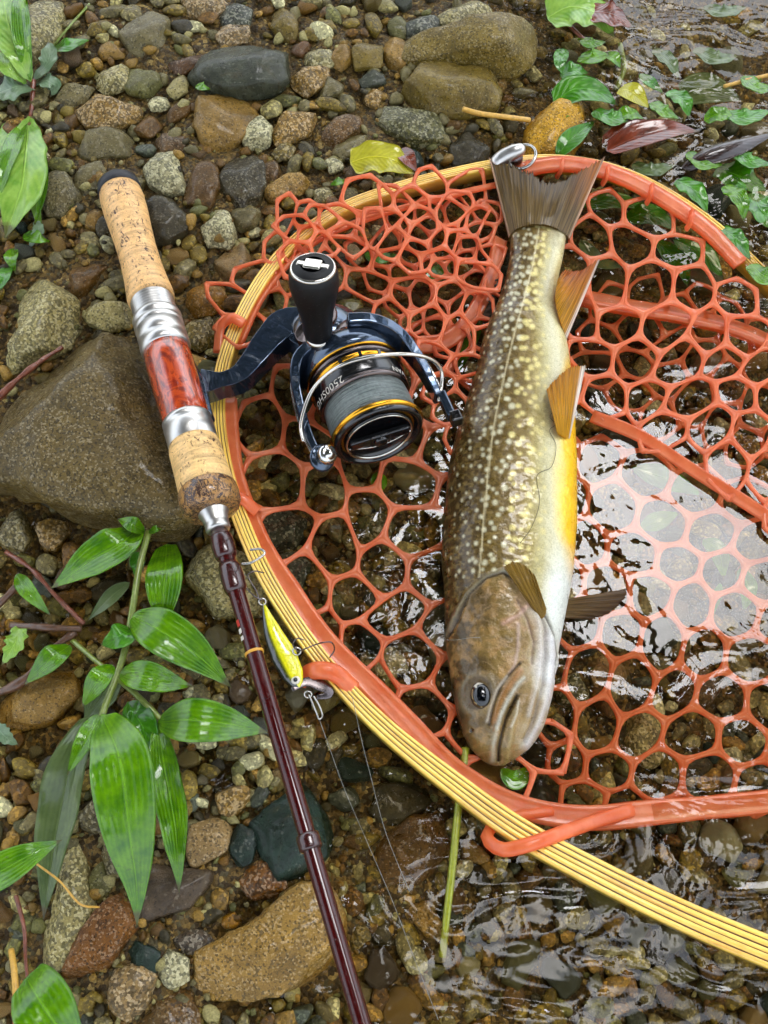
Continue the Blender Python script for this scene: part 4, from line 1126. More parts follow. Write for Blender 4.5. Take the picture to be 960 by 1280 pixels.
slab(spline([kb + (0, -2, -2), kb + (-6, -5, -6), (-10, 19, -62), (-8, 19, -68)], 16), 5, 9, 'handle_arm', M['gun_mm'], bev=1.0)
tag(reel, 'blue black spinning reel with gold trimmed spool lying on the net', 'fishing reel')
# ------------------------------------------------------------------ landing net
net = empty('landing_net', tuple(W(640, 1040, 0.0)))
def netpart(name, V, F, mat, parent=net, smooth=True, **kw):
    return mk(name, V, F, mat, parent, smooth, **kw)
def wood_strip(name, rgb, dark):
    s = NT(name)
    uvn = s.n('ShaderNodeUVMap')
    g = s.noise(s.mapping(uvn.outputs[0], (6, 90, 1)), 4.0, 4, 0.6, 0.3)
    g2 = s.noise(s.mapping(uvn.outputs[0], (30, 4, 1)), 2.0, 3)
    c = s.ramp(g, [(0.25, tuple(lin(dark))), (0.5, tuple(lin(rgb))), (0.8, tuple(np.minimum(lin(rgb) * 1.25, 1)))])
    c = s.mix(1.0, c, s.ramp(g2, [(0.3, (0.82, 0.78, 0.7)), (0.7, (1.08, 1.06, 1.0))]), 'MULTIPLY')
    s.pbr(c, 0.3, 0, s.bump(g, 0.15, 0.0004), coat=0.8, coat_r=0.06)
    return s.m
M['lam_light'] = wood_strip('pale_laminated_wood', (242, 200, 82), (206, 150, 46))
M['lam_dark'] = wood_strip('dark_glue_strip', (96, 58, 20), (62, 34, 12))
def rubber():
    s = NT('orange_rubber'); co = s.coord()
    n = s.noise(co, 90, 4, 0.6); n2 = s.noise(co, 900, 3)
    c = s.ramp(n, [(0.3, tuple(lin((234, 122, 68)))), (0.7, tuple(lin((250, 156, 102))))])
    nm = s.bump(s.math('ADD', s.math('MULTIPLY', n, 1.0), s.math('MULTIPLY', n2, 0.15)), 0.25, 0.001)
    p = s.pbr(c, 0.28, 0, nm, coat=0.5, coat_r=0.06, link=False)
    tl_ = s.n('ShaderNodeBsdfTranslucent'); s.l(c, tl_.inputs[0])
    mx = s.n('ShaderNodeMixShader'); mx.inputs[0].default_value = 0.55
    s.l(p.outputs[0], mx.inputs[1]); s.l(tl_.outputs[0], mx.inputs[2]); s.l(mx.outputs[0], s.out.inputs[0])
    return s.m
M['rubber'] = rubber()

# hoop: bent laminations glued side by side
HOOP = [(1080, 1238, 12), (960, 1190, 13), (860, 1148, 13), (760, 1100, 12), (650, 1040, 11), (560, 975, 11), (480, 910, 13), (420, 848, 15), (365, 775, 17),
        (322, 700, 18), (288, 610, 18), (274, 530, 18), (279, 465, 18), (302, 400, 18), (338, 340, 18), (382, 295, 17), (432, 263, 15), (495, 240, 12), (565, 221, 8),
        (640, 207, 5), (700, 205, 3), (760, 215, 3), (820, 240, 2), (880, 280, -1), (930, 325, -5), (985, 385, -8), (1040, 470, -8), (1090, 600, -2), (1110, 800, 0), (1130, 1000, 4), (1120, 1150, 10)]
HW = [41, 39, 37, 35, 33, 29, 25, 22, 21, 21, 20, 19, 18, 17, 17, 16, 15, 15, 14, 14, 14, 14, 14, 17, 17, 17, 18, 20, 22, 26, 30]
hp = np.array([W(a, b, c * 0.001) for a, b, c in HOOP])
hw = np.array([float(MPP(a, b, c * .001)) * w_ for (a, b, c), w_ in zip(HOOP, HW)])
NH = 320
HC = spline(hp, NH)
hwid = np.interp(np.linspace(0, 1, NH), np.r_[0, np.cumsum(np.linalg.norm(np.diff(hp, axis=0), axis=1))] / np.linalg.norm(np.diff(hp, axis=0), axis=1).sum(), hw)
T_ = np.gradient(HC, axis=0); T_[:, 2] = 0; T_ /= np.linalg.norm(T_, axis=1)[:, None]
HN = np.stack([-T_[:, 1], T_[:, 0], 0 * T_[:, 0]], 1)
hoop = empty('hoop', tuple(HC[0])); hoop.parent = net; hoop.matrix_parent_inverse = net.matrix_basis.inverted()
lam = [('l', 0.0, 0.17), ('d', 0.17, 0.205), ('l', 0.205, 0.37), ('d', 0.37, 0.42), ('l', 0.42, 0.56), ('d', 0.56, 0.595), ('l', 0.595, 0.77), ('d', 0.77, 0.81), ('l', 0.81, 1.0)]
arc = np.r_[0, np.cumsum(np.linalg.norm(np.diff(HC, axis=0), axis=1))]
for kind_, a, b in lam:
    rise = 0.0 if kind_ == 'l' else -0.0004
    edge = -0.0012
    z1 = 0.0045 + rise
    secs = []
    ea = 1 if a == 0 else 0; eb = 1 if b == 1 else 0
    for (u_, z) in ((a, -0.005), (a, z1 - (0.002 if ea else 0.0004)), (a + (b - a) * (0.25 if ea else 0.1), z1), (b - (b - a) * (0.25 if eb else 0.1), z1), (b, z1 - (0.002 if eb else 0.0004)), (b, -0.005)):
        wob = 0.0 if u_ in (0.0, 1.0) else 0.012 * vnoise(np.stack([arc * 9, 0 * arc + u_ * 40, 0 * arc], -1), 3)
        secs.append(HC + HN * ((u_ + wob - 0.5) * hwid)[:, None] + np.array([0, 0, z]))
    V = np.stack(secs, 1)
    F = grid_faces(NH, 6, True).tolist()
    uv = np.stack([np.repeat(arc, 6), np.tile(np.linspace(a, b, 6) * 0.02, NH)], -1)
    netpart('lamination', V.reshape(-1, 3), F, M['lam_light' if kind_ == 'l' else 'lam_dark'], hoop, True, uv=uv)

# moulded rubber mesh: every cell is a rounded hole in a sheet of strands
def hexnet(poly, pitch, zfun, ang=0.0, strand=9.0, thick=0.0017, seed=0, jit=0.10, warp=0.25, stretch=1.0, name='netting'):
    r_ = np.random.default_rng(seed)
    poly_ = np.array(poly, float)
    R = pitch / math.sqrt(3)
    ca, sa = math.cos(ang), math.sin(ang)
    c0 = poly_.mean(0)
    rad = np.ptp(poly_, axis=0).max() * 0.8
    cells = []; vid = {}; vx = []
    ni = int(rad / (pitch * 0.8)) + 3
    for i in range(-ni, ni + 1):
        for j in range(-ni, ni + 1):
            cx = pitch * (i + 0.5 * (j & 1)); cy = 1.5 * R * j
            ids = []
            for k in range(6):
                a = math.pi / 6 + k * math.pi / 3
                q = (cx + R * math.cos(a), cy + R * math.sin(a))
                key = (round(q[0] / R * 4), round(q[1] / R * 4))
                if key not in vid: vid[key] = len(vx); vx.append(q)
                ids.append(vid[key])
            cells.append(ids)
    vx = np.array(vx); vx[:, 1] *= stretch
    vx = np.stack([vx[:, 0] * ca - vx[:, 1] * sa, vx[:, 0] * sa + vx[:, 1] * ca], -1) + c0
    q3 = np.c_[vx / (pitch * 2.6), np.full(len(vx), seed * 1.7)]
    vx = vx + np.stack([fbm(q3, seed + 3, 2), fbm(q3 + 40, seed + 4, 2)], -1) * pitch * warp + r_.normal(size=vx.shape) * pitch * jit
    cells = np.array(cells)
    cc = vx[cells].mean(1)
    cells = cells[inpoly(cc[:, 0], cc[:, 1], poly)]
    zz = zfun(vx[:, 0], vx[:, 1])
    P3 = W(vx[:, 0], vx[:, 1], zz)
    sw = strand * MPP(vx[:, 0], vx[:, 1], zz)
    t4 = np.array([0, .25, .5, .75])
    nxt = np.roll(cells, -1, 1)
    A = P3[cells]; B = P3[nxt]
    outer = (A[:, :, None] * (1 - t4)[None, None, :, None] + B[:, :, None] * t4[None, None, :, None]).reshape(len(cells), 24, 3)
    cen = A.mean(1, keepdims=True)
    ap = np.linalg.norm(outer - cen, axis=2).mean(1)
    wd = sw[cells].mean(1)
    kk = np.clip(1 - 0.54 * wd / ap, 0.3, 0.95)[:, None, None]
    hole = cen + (outer - cen) * kk
    for _ in range(2):
        hole = 0.25 * np.roll(hole, 1, 1) + 0.5 * hole + 0.25 * np.roll(hole, -1, 1)
    up = np.array([0, 0, 1.0])
    loops = []
    for f, z in ((0.0, 0.75), (0.35, 1.0), (0.7, 0.85), (0.94, 0.35), (1.0, -0.1), (0.85, -0.75), (0.0, -1.0)):
        loops.append(outer * (1 - f) + hole * f + up * (thick * z))
    V = np.stack(loops, 1)                                            # cell, loop, 24, 3
    nc = len(cells); nl = len(loops)
    base = np.arange(nc)[:, None, None] * nl * 24
    l = np.arange(nl - 1)[None, :, None]; s = np.arange(24)[None, None, :]
    a = base + l * 24 + s; b = base + l * 24 + (s + 1) % 24; c = b + 24; d = a + 24
    F = np.stack([a, b, c, d], -1).reshape(-1, 4)
    parts = [(V.reshape(-1, 3), F.tolist())]
    cnt = {}
    for ids in cells:
        for k in range(6):
            e = tuple(sorted((int(ids[k]), int(ids[(k + 1) % 6])))); cnt[e] = cnt.get(e, 0) + 1
    for (i, j), n in cnt.items():
        if n == 1:
            Q = np.linspace(P3[i], P3[j], 4)
            parts.append(tube(Q, [max(thick, 0.3 * sw[i])] * 4, 8, True, flat=min(1.0, thick / (0.42 * sw[i]))))
    V, F = join(parts)
    return netpart(name, V, F, M['rubber'])

def zl(pts):
    pa = np.array(pts, float)
    def f(px, py):
        d2 = (np.asarray(px)[..., None] - pa[:, 0]) ** 2 + (np.asarray(py)[..., None] - pa[:, 1]) ** 2
        wt = 1 / (d2 + 200.0) ** 1.5
        return (wt * pa[:, 2]).sum(-1) / wt.sum(-1) * 0.001
    return f
# lower left of the bag, from the hoop down under the fish
hexnet([(292, 470), (300, 560), (312, 635), (352, 705), (405, 785), (470, 850), (540, 915), (610, 985), (668, 1000), (680, 940), (640, 820), (630, 640), (640, 520), (560, 430), (440, 430), (360, 470)],
       64, zl([(300, 560, 14), (340, 690, 14), (420, 800, 11), (520, 900, 7), (600, 980, 1), (400, 620, 6), (450, 700, 2), (500, 800, 0), (560, 700, -4), (600, 850, -4), (520, 560, 1), (600, 560, -3), (430, 500, 3)]),
       ang=0.30, strand=6.4, thick=0.0012, seed=4, jit=0.06, warp=0.42)
# upper left, thrown over the hoop
hexnet([(268, 470), (280, 380), (300, 310), (335, 275), (400, 252), (470, 240), (540, 226), (600, 214), (612, 250), (622, 330), (610, 440), (590, 560), (552, 560), (530, 440), (480, 400), (420, 372), (330, 400)],
       41, zl([(275, 440, 22), (310, 310, 23), (400, 262, 25), (500, 240, 26), (605, 225, 10), (615, 290, 6), (560, 300, 22), (600, 420, 12), (570, 540, 8), (470, 370, 14), (350, 380, 18), (630, 330, 4)]),
       ang=0.15, strand=5.0, thick=0.0011, seed=9, jit=0.08, warp=0.6)
# the layer folded beneath it
hexnet([(420, 300), (500, 262), (600, 240), (618, 270), (622, 380), (600, 470), (540, 420), (450, 360)],
       36, zl([(450, 300, 9), (600, 250, 10), (620, 380, 5), (560, 440, 3), (500, 300, 10)]), ang=0.9, strand=4.8, thick=0.0010, seed=15, jit=0.08, warp=0.5)
# a bunch of slack mesh gathered at the top
hexnet([(350, 285), (430, 262), (520, 246), (600, 232), (618, 300), (600, 360), (540, 330), (450, 320), (370, 330)],
       39, zl([(360, 300, 27), (450, 275, 27), (560, 250, 24), (605, 300, 12), (590, 350, 14), (480, 320, 22)]), ang=0.55, strand=4.8, thick=0.0010, seed=41, jit=0.09, warp=0.7)
# right of the fish: upper fold
hexnet([(690, 300), (735, 250), (800, 250), (860, 300), (915, 360), (960, 430), (1020, 480), (1030, 690), (955, 628), (880, 585), (800, 540), (740, 520), (690, 480)],
       50, zl([(720, 300, 4), (850, 320, 4), (950, 500, 5), (800, 520, 3), (900, 600, 4), (1020, 600, 4), (720, 450, 4)]), ang=0.12, strand=5.8, thick=0.0011, seed=22, jit=0.07, warp=0.5)
# right of the fish: lower fold
hexnet([(720, 360), (800, 330), (900, 370), (1020, 440), (1020, 600), (900, 560), (800, 520), (720, 470)],
       44, zl([(720, 400, -7), (900, 450, -6), (1000, 500, -6), (800, 500, -8)]), ang=0.7, strand=5.2, thick=0.0010, seed=27, jit=0.08, warp=0.45)
# bottom of the bag spread under water
hexnet([(690, 520), (760, 540), (850, 575), (960, 640), (1040, 700), (1040, 995), (960, 990), (860, 1000), (760, 1005), (690, 1005), (672, 930), (690, 820)],
       59, zl([(700, 560, -8), (900, 700, -11), (800, 850, -12), (900, 960, -9), (720, 980, -7), (1000, 800, -12)]), ang=0.2, strand=7.2, thick=0.0012, seed=33, jit=0.035, warp=0.22)

# moulded bands along the mouth of the bag
def band(pts, name='rim_band', wid=26, thick=0.0024, n=60, roll=0.0):
    P = spline([W(a, b, c * .001) for a, b, c in pts], n)
    mp = float(MPP(pts[0][0], pts[0][1], 0.01))
    T = np.gradient(P, axis=0); T /= np.linalg.norm(T, axis=1)[:, None]
    S = np.cross(T, [0, 0, 1.0]); S /= np.linalg.norm(S, axis=1)[:, None]
    U = np.cross(S, T)
    cr, sr = math.cos(roll), math.sin(roll)
    S, U = S * cr + U * sr, U * cr - S * sr
    wv = wid * mp * (1 + 0.08 * fbm(P * 40, 3, 2))[:, None]
    prof = [(-0.5, 0.0), (-0.42, 1.0), (-0.3, 0.8), (0.3, 0.8), (0.42, 1.0), (0.5, 0.0), (0.42, -1.0), (-0.42, -1.0)]
    V = np.stack([P + S * wv * a + U * thick * b for a, b in prof], 1).reshape(-1, 3)
    F = grid_faces(n, 8, True).tolist() + [list(range(8))[::-1], list(range((n - 1) * 8, n * 8))]
    return netpart(name, V, F, M['rubber'])
rb = band([(283, 500, 19), (290, 590, 19), (318, 665, 18), (355, 730, 17), (405, 800, 15), (455, 850, 13), (510, 905, 10), (570, 965, 6), (640, 1005, 1), (730, 1022, -1), (830, 1014, -2), (960, 1002, -2), (1060, 990, -2)], wid=27, n=110)
band([(640, 215, 9), (700, 205, 10), (760, 215, 9), (820, 243, 8), (880, 284, 6), (925, 330, 4)], wid=20)
band([(725, 372, -3), (790, 385, -2), (860, 396, -2), (930, 415, -2), (1000, 450, -2)], wid=26, roll=0.3)
band([(740, 520, 2), (800, 545, 3), (870, 590, 3), (950, 640, 3), (1020, 690, 3)], wid=17, roll=-0.4)
band([(300, 430, 20), (325, 375, 20), (360, 330, 20), (405, 296, 20), (470, 270, 19), (560, 245, 14), (625, 230, 10)], wid=9, thick=0.0014, roll=0.6)
band([(625, 300, 6), (612, 350, 5), (590, 395, 3), (560, 425, 2), (520, 432, 2)], wid=20, roll=0.4)
# lugs that grip the hoop, and the cord loop below
def strap(pts, r=0.0022, name='lug', flat=0.6):
    P = spline([W(a, b, c * .001) for a, b, c in pts], 30)
    V, F = tube(P, r, 10, True, flat)
    return netpart(name, V, F, M['rubber'])
strap([(442, 862, 16), (420, 842, 22), (398, 838, 23), (384, 842, 18), (378, 850, 10)], 0.0042)
strap([(322, 640, 22), (300, 622, 25), (276, 622, 22), (268, 630, 14)], 0.003)
strap([(305, 405, 25), (290, 398, 26), (276, 410, 22), (272, 440, 20)], 0.003)
strap([(790, 1012, 0), (740, 1028, 6), (700, 1042, 16), (660, 1056, 20), (628, 1062, 17), (610, 1050, 12), (613, 1036, 8), (640, 1022, 3), (690, 1014, 0)], 0.0032, 'cord_loop', 0.8)
for (a, b) in ((655, 212), (700, 207), (757, 216), (812, 240), (862, 272)):
    strap([(a - 4, b + 14, 5), (a, b + 8, 9), (a + 2, b, 12), (a + 3, b - 8, 9)], 0.0022)
tag(net, 'orange rubber landing net with laminated pale wood hoop beneath the fish', 'landing net')
# ------------------------------------------------------------------ fish: a spotted char lying on its side
FO = [  # photo row, left edge, right edge, height ratio, centre height mm
 (256, 654, 697, .05, 14), (268, 647, 703, .13, 13), (280, 641, 707, .28, 11.5), (292, 638, 708, .38, 10.5), (320, 637, 704, .52, 9), (350, 631, 698, .62, 8), (380, 621, 697, .66, 7.5), (415, 606, 705, .68, 7), (462, 594, 713, .70, 6),
 (512, 580, 717, .72, 5.5), (555, 567, 719, .74, 5), (600, 559, 720, .74, 5), (650, 555, 720, .74, 5), (700, 552, 717, .74, 5), (732, 555, 713, .75, 5), (760, 556, 708, .76, 5), (795, 557, 701, .77, 5),
 (831, 561, 695, .76, 4.5), (869, 567, 689, .75, 4), (907, 575, 679, .74, 3.5), (930, 585, 666, .70, 3), (945, 597, 649, .62, 2.5), (953, 607, 637, .5, 2), (957, 616, 629, .35, 2)]
FA = np.array(FO, float)
fish = empty('char_fish', tuple(W(640, 640, -0.02)))
def fish_body():
    ns, nt_ = 620, 260
    d = np.r_[0, np.cumsum(np.abs(np.diff(FA[:, 0])))]
    S = spline(FA, ns)
    # spacing: dense at the snout
    yy = S[:, 0]; xl = S[:, 1]; xr = S[:, 2]; hr = S[:, 3]; zc = S[:, 4] * 0.001
    Lp = W(xl, yy, zc); Rp = W(xr, yy, zc)
    C = (Lp + Rp) / 2; A = (Rp - Lp) / 2
    a = np.linalg.norm(A, axis=1); Ad = A / a[:, None]
    th = np.linspace(0, 2 * math.pi, nt_, endpoint=False)
    cx = -np.cos(th); sz = np.sin(th)
    # slightly squared section; flank flatter than an ellipse
    lat = np.sign(cx) * abs(cx) ** 0.92; ver = np.sign(sz) * abs(sz) ** 0.86
    V = C[:, None] + Ad[:, None] * (a[:, None] * lat[None])[..., None]
    V[..., 2] += (a * hr)[:, None] * ver[None]
    q = np.broadcast_to(lat[None], (ns, nt_))
    px = (xl[:, None] * (1 - q) + xr[:, None] * (1 + q)) / 2
    py = np.broadcast_to(yy[:, None], (ns, nt_)).copy()
    top = np.broadcast_to((sz > -0.15)[None], (ns, nt_))
    tw = np.broadcast_to(np.clip(sz * 3 + 0.4, 0, 1)[None], (ns, nt_))
    # -------- colours of the skin
    def ramp(x, st):
        st = [(p, lin(c)) for p, c in st]
        return np.stack([np.interp(x, [s[0] for s in st], [s[1][k] for s in st]) for k in range(3)], -1)
    N3 = lambda s, seed, o=3: fbm(np.stack([px / s, py / s, 0 * px + (sz[None] < 0) * 9], -1), seed, o)
    qn = q + N3(26, 1) * 0.05
    body = ramp(qn, [(-1, (64, 48, 20)), (-.7, (74, 56, 22)), (-.35, (92, 72, 29)), (-.05, (108, 87, 38)), (.1, (122, 102, 49)), (.24, (154, 138, 80)), (.4, (180, 170, 122)), (.6, (194, 187, 150)), (1, (198, 188, 140))])
    # speckled skin: fine pale and dark grains, denser on the back
    g = N3(3.2, 5, 2)
    gold = np.clip((g - 0.12) * 4, 0, 1) * np.clip((0.35 - q) * 1.2, 0, 1)
    body = body * (1 - 0.3 * gold[..., None]) + lin((150, 128, 72)) * 0.3 * gold[..., None]
    dk = np.clip((-g - 0.15) * 4, 0, 1) * np.clip((0.6 - q) * 1.2, 0.12, 1)
    body = body * (1 - 0.25 * dk[..., None])
    # yellow belly band
    edge = np.interp(py, [300, 430, 470, 520, 560, 640, 690, 715, 740, 760], [1.2, .95, .72, .60, .52, .50, .60, .72, .88, 1.3])
    yb = np.clip((qn - edge) / 0.22, 0, 1)
    yel = ramp(q + N3(10, 9) * .1, [(.45, (216, 196, 96)), (.65, (234, 196, 44)), (.85, (232, 182, 22)), (1, (222, 166, 20))])
    body = body * (1 - yb[..., None]) + yel * yb[..., None]
    wh = np.clip((q - 0.45) / .25, 0, 1) * np.clip((py - 690) / 50, 0, 1)
    body = body * (1 - 0.75 * wh[..., None]) + lin((214, 220, 216)) * 0.75 * wh[..., None]
    ylow = np.clip((q - 0.55) / .3, 0, 1) * np.clip((470 - py) / 60, 0, 1) * np.clip((py - 300) / 40, 0, 1)
    body = body * (1 - 0.5 * ylow[..., None]) + lin((206, 188, 112)) * 0.5 * ylow[..., None]
    tb = np.clip((318 - py + N3(9, 71) * 8) / 36, 0, 1)
    body = body * (1 - .85 * tb[..., None]) + lin((112, 90, 46)) * .85 * tb[..., None]
    # round pale spots in loose rows
    r_ = np.random.default_rng(3)
    spots = []
    yv = 292
    row = 0
    while yv < 735:
        il = np.interp(yv, FA[:, 0], FA[:, 1]); ir = np.interp(yv, FA[:, 0], FA[:, 2])
        for qq in np.arange(-0.95, 0.34, 0.14):
            if r_.random() < (0.06 if qq < .1 else .2): continue
            q_ = qq + (0.08 if row % 2 else 0) + r_.normal() * 0.032
            sx = (il * (1 - q_) + ir * (1 + q_)) / 2; sy = yv + r_.normal() * 3.2
            big = np.interp(yv, [290, 420, 700], [2.6, 3.5, 3.4])
            r0 = big * (0.62 if q_ < -.6 else (0.85 if q_ < -.2 else 1.05)) * r_.uniform(.62, 1.12)
            c_ = (206, 200, 166) if q_ < -.12 else (216, 200, 128)
            spots.append((sx, sy, r0, c_, 0.85 if q_ < .25 else .5))
        yv += 12.6; row += 1
    rowy = py[:, 0]
    for sx, sy, r0, c_, al in spots:
        i0, i1 = np.searchsorted(rowy, [sy - 3 * r0, sy + 3 * r0])
        sub = (slice(i0, i1), slice(None))
        fx = np.interp(sy, FA[:, 0], FA[:, 1]), np.interp(sy, FA[:, 0], FA[:, 2])
        qs = (2 * sx - fx[0] - fx[1]) / (fx[1] - fx[0]); shrink = max(0.35, math.sqrt(max(0, 1 - qs * qs)))
        dd = np.hypot((px[sub] - sx) / shrink, py[sub] - sy) + g[sub] * 0.3
        m = np.clip((r0 - dd) / 2.8 + 0.5, 0, 1) * al * (sz[None] > -0.1)
        body[sub] = body[sub] * (1 - m[..., None]) + lin(c_) * m[..., None]
    # lateral line
    d, _ = segdist(px, py, [(672, 292), (664, 340), (650, 395), (640, 430), (628, 480), (617, 530), (608, 580), (602, 640), (597, 700), (594, 738)])
    m = np.clip(1.5 - d, 0, 1) * 0.65 * tw
    body = body * (1 - m[..., None]) + lin((206, 192, 150)) * m[..., None]
    # -------- head
    GILL = [(556, 800), (566, 780), (572, 770), (582, 755), (603, 738), (622, 732), (641, 742), (658, 761), (675, 782), (686, 803), (692, 822), (697, 840)]
    gy = np.interp(px, [p[0] for p in GILL], [p[1] for p in GILL])
    hd = np.clip((py - gy) / 3.0, 0, 1)
    n1 = N3(24, 21, 3); n2 = N3(9, 31, 3)
    hc = ramp(np.clip((px - 556) / 140 + n1 * .12, 0, 1), [(0, (62, 47, 22)), (.25, (98, 76, 36)), (.45, (120, 96, 48)), (.62, (138, 112, 66)), (.74, (152, 132, 92)), (.82, (180, 170, 146)), (.92, (190, 186, 178)), (1, (206, 206, 198))])
    gd = np.clip((n2 - .05) * 2.0, 0, 1) * np.clip((665 - px) / 40, 0, 1)
    hc = hc * (1 - .5 * gd[..., None]) + lin((168, 130, 76)) * .5 * gd[..., None]
    pk = np.clip((n1 + n2 * .5 - .1) * 2.0, 0, 1) * np.exp(-((px - 645) / 28) ** 2 - ((py - 800) / 50) ** 2)
    hc = hc * (1 - .4 * pk[..., None]) + lin((160, 122, 98)) * .4 * pk[..., None]
    dkp = np.clip((-n1 - .02) * 2.2, 0, 1) * np.clip((670 - px) / 30, 0, 1)
    hc = hc * (1 - .3 * dkp[..., None]) + lin((62, 52, 34)) * .3 * dkp[..., None]
    rid = np.clip(1 - abs(N3(13, 61, 2)) * 9, 0, 1) * np.clip((682 - px) / 25, 0, 1) * np.clip((px - 585) / 20, 0, 1)
    hc = hc * (1 - .35 * rid[..., None]) + lin((188, 160, 130)) * .35 * rid[..., None]
    sn = np.clip((py - 905) / 40, 0, 1)
    hc = hc * (1 - .4 * sn[..., None]) + lin((128, 112, 72)) * .4 * sn[..., None]
    body = body * (1 - hd[..., None]) + hc * hd[..., None]
    # strokes: line, half width px, colour, strength, relief in mm
    STR = [
     (GILL, 3.0, (150, 140, 112), .5, .9),
     ([(560, 800), (570, 784), (582, 757), (603, 740), (622, 734), (641, 745), (658, 764), (675, 785), (686, 804), (691, 825), (690, 850)], 1.6, (40, 30, 24), .75, -1.3),
     ([(668, 778), (674, 800), (676, 830), (673, 865), (664, 900), (652, 930)], 2.4, (104, 92, 84), .6, -.9),
     ([(660, 770), (667, 800), (668, 830), (664, 865), (655, 900)], 3.6, (196, 190, 182), .45, .6),
     ([(683, 810), (685, 840), (680, 875), (668, 910), (655, 935)], 4.5, (206, 204, 206), .55, .5),
     ([(640, 768), (652, 790), (660, 815), (658, 840)], 1.6, (96, 66, 56), .6, -.6),
     ([(622, 795), (640, 785), (652, 772)], 3.0, (190, 150, 138), .5, .4),
     ([(640, 795), (640, 825), (636, 845), (631, 852)], 2.0, (186, 160, 148), .6, .35),
     ([(608, 912), (611, 896), (615, 880), (624, 862), (634, 850), (644, 840)], 1.5, (40, 28, 20), .85, -1.1),     # upper edge of the maxilla
     ([(606, 908), (610, 890), (616, 872), (628, 856)], 2.0, (206, 196, 178), .55, .5),
     ([(614, 908), (618, 893), (625, 876), (635, 861), (643, 850)], 4.2, (146, 100, 54), .8, 1.0),                 # maxilla
     ([(617, 918), (621, 902), (629, 884), (640, 866), (648, 858)], 2.6, (178, 176, 160), .8, .8),                   # pale lip
     ([(622, 951), (621, 938), (624, 920), (628, 905), (636, 888), (641, 878)], 1.6, (34, 26, 26), .95, -1.8),       # mouth cleft
     ([(615, 952), (614, 936), (617, 918)], 3.4, (176, 172, 152), .6, .7),
     ([(632, 948), (634, 930), (636, 912), (640, 895)], 3.2, (158, 140, 92), .6, .7),
     ([(634, 915), (640, 900), (642, 885)], 1.4, (210, 204, 186), .6, .3),
    ]
    disp = np.zeros_like(px)
    ex, ey = 598.5, 875.5
    for ln, wd, c_, al, rz in STR:
        i0, i1 = np.searchsorted(rowy, [min(p[1] for p in ln) - 16, max(p[1] for p in ln) + 16])
        sub = (slice(i0, i1), slice(None))
        dd, _ = segdist(px[sub], py[sub], ln)
        m = np.exp(-(dd / wd) ** 2 * 1.2) * tw[sub]
        disp[sub] += rz * 0.0015 * np.exp(-(dd / (wd * 1.15)) ** 2) * tw[sub]
        m = m * al
        body[sub] = body[sub] * (1 - m[..., None]) + lin(c_) * m[..., None]
    # eye socket
    de = np.hypot((px - (ex - 5)) / 1.15, (py - (ey - 1)) / 1.35)
    ring = np.exp(-((de - 17) / 3.0) ** 2) * tw
    disp += ring * 0.0006 - np.exp(-(de / 13) ** 2) * 0.0004 * tw
    dring = np.exp(-((de - 13.2) / 1.6) ** 2) * tw * .7
    body = body * (1 - dring[..., None]) + lin((34, 26, 14)) * dring[..., None]
    m = ring * .3
    body = body * (1 - m[..., None]) + lin((148, 134, 104)) * m[..., None]
    m = np.clip((15.5 - de) / 2, 0, 1) * tw * .8
    body = body * (1 - m[..., None]) + lin((84, 66, 34)) * m[..., None]
    nst = np.hypot(px - 588, py - 917); m = np.clip((3.0 - nst) / 1.2, 0, 1) * tw
    body = body * (1 - m[..., None]) + lin((40, 30, 24)) * m[..., None]; disp -= m * 0.0005
    # operculum stands proud of the body; fine scale relief
    disp += hd * 0.0006 * tw
    disp += (g * 0.00010 + N3(14, 41) * 0.00025) * tw
    # underside stays pale
    und = np.clip(-sz[None] * 2, 0, 1) * np.ones_like(px)
    body = body * (1 - .6 * und[..., None]) + lin((196, 186, 150)) * .6 * und[..., None]
    nrm = np.stack([(Ad[:, None] * cx[None, :, None] * 0.6)[..., 0], (Ad[:, None] * cx[None, :, None] * .6)[..., 1], np.broadcast_to(sz[None], px.shape)], -1)
    V = V + nrm * disp[..., None]
    Vf = V.reshape(-1, 3); F = grid_faces(ns, nt_, True)
    cap0 = Vf[:nt_].mean(0); cap1 = Vf[-nt_:].mean(0) + (Vf[-nt_:].mean(0) - Vf[-2 * nt_:-nt_].mean(0))
    n0 = len(Vf)
    Fl = F.tolist() + [[(j + 1) % nt_, j, n0] for j in range(nt_)] + [[(ns - 1) * nt_ + j, (ns - 1) * nt_ + (j + 1) % nt_, n0 + 1] for j in range(nt_)]
    Vf = np.vstack([Vf, cap0, cap1])
    cols = np.vstack([body.reshape(-1, 3), body[0].mean(0), body[-1].mean(0)])
    s = NT('fish_skin')
    at = s.n('ShaderNodeAttribute'); at.attribute_name = 'Col'
    co = s.coord()
    sc = s.vor(co, 900); n_ = s.noise(co, 240, 3)
    nm = s.bump(s.math('ADD', s.math('MULTIPLY', sc, 0.5), s.math('MULTIPLY', n_, 0.7)), 0.35, 0.0006)
    c = s.mix(1.0, at.outputs[0], s.ramp(s.noise(co, 1400, 2), [(0.3, (0.8,) * 3), (0.7, (1.15,) * 3)]), 'MULTIPLY')
    s.pbr(c, s.ramp(n_, [(0.3, (0.22,) * 3), (0.7, (0.42,) * 3)]), 0.08, nm, coat=0.35, coat_r=0.06, spec=0.32)
    o = mk('body', Vf, Fl, s.m, fish, col=cols)
    return V, px, py, sz
FV, FPXs, FPYs, FSZ = fish_body()
def fish_top(px, py):
    """height of the fish's upper surface at a photo pixel of its plan"""
    i = int(np.clip(np.searchsorted(FPYs[:, 0], py), 0, len(FPYs) - 1))
    up = FSZ > 0
    j = np.argmin(abs(FPXs[i][up] - px))
    return FV[i][up][j]

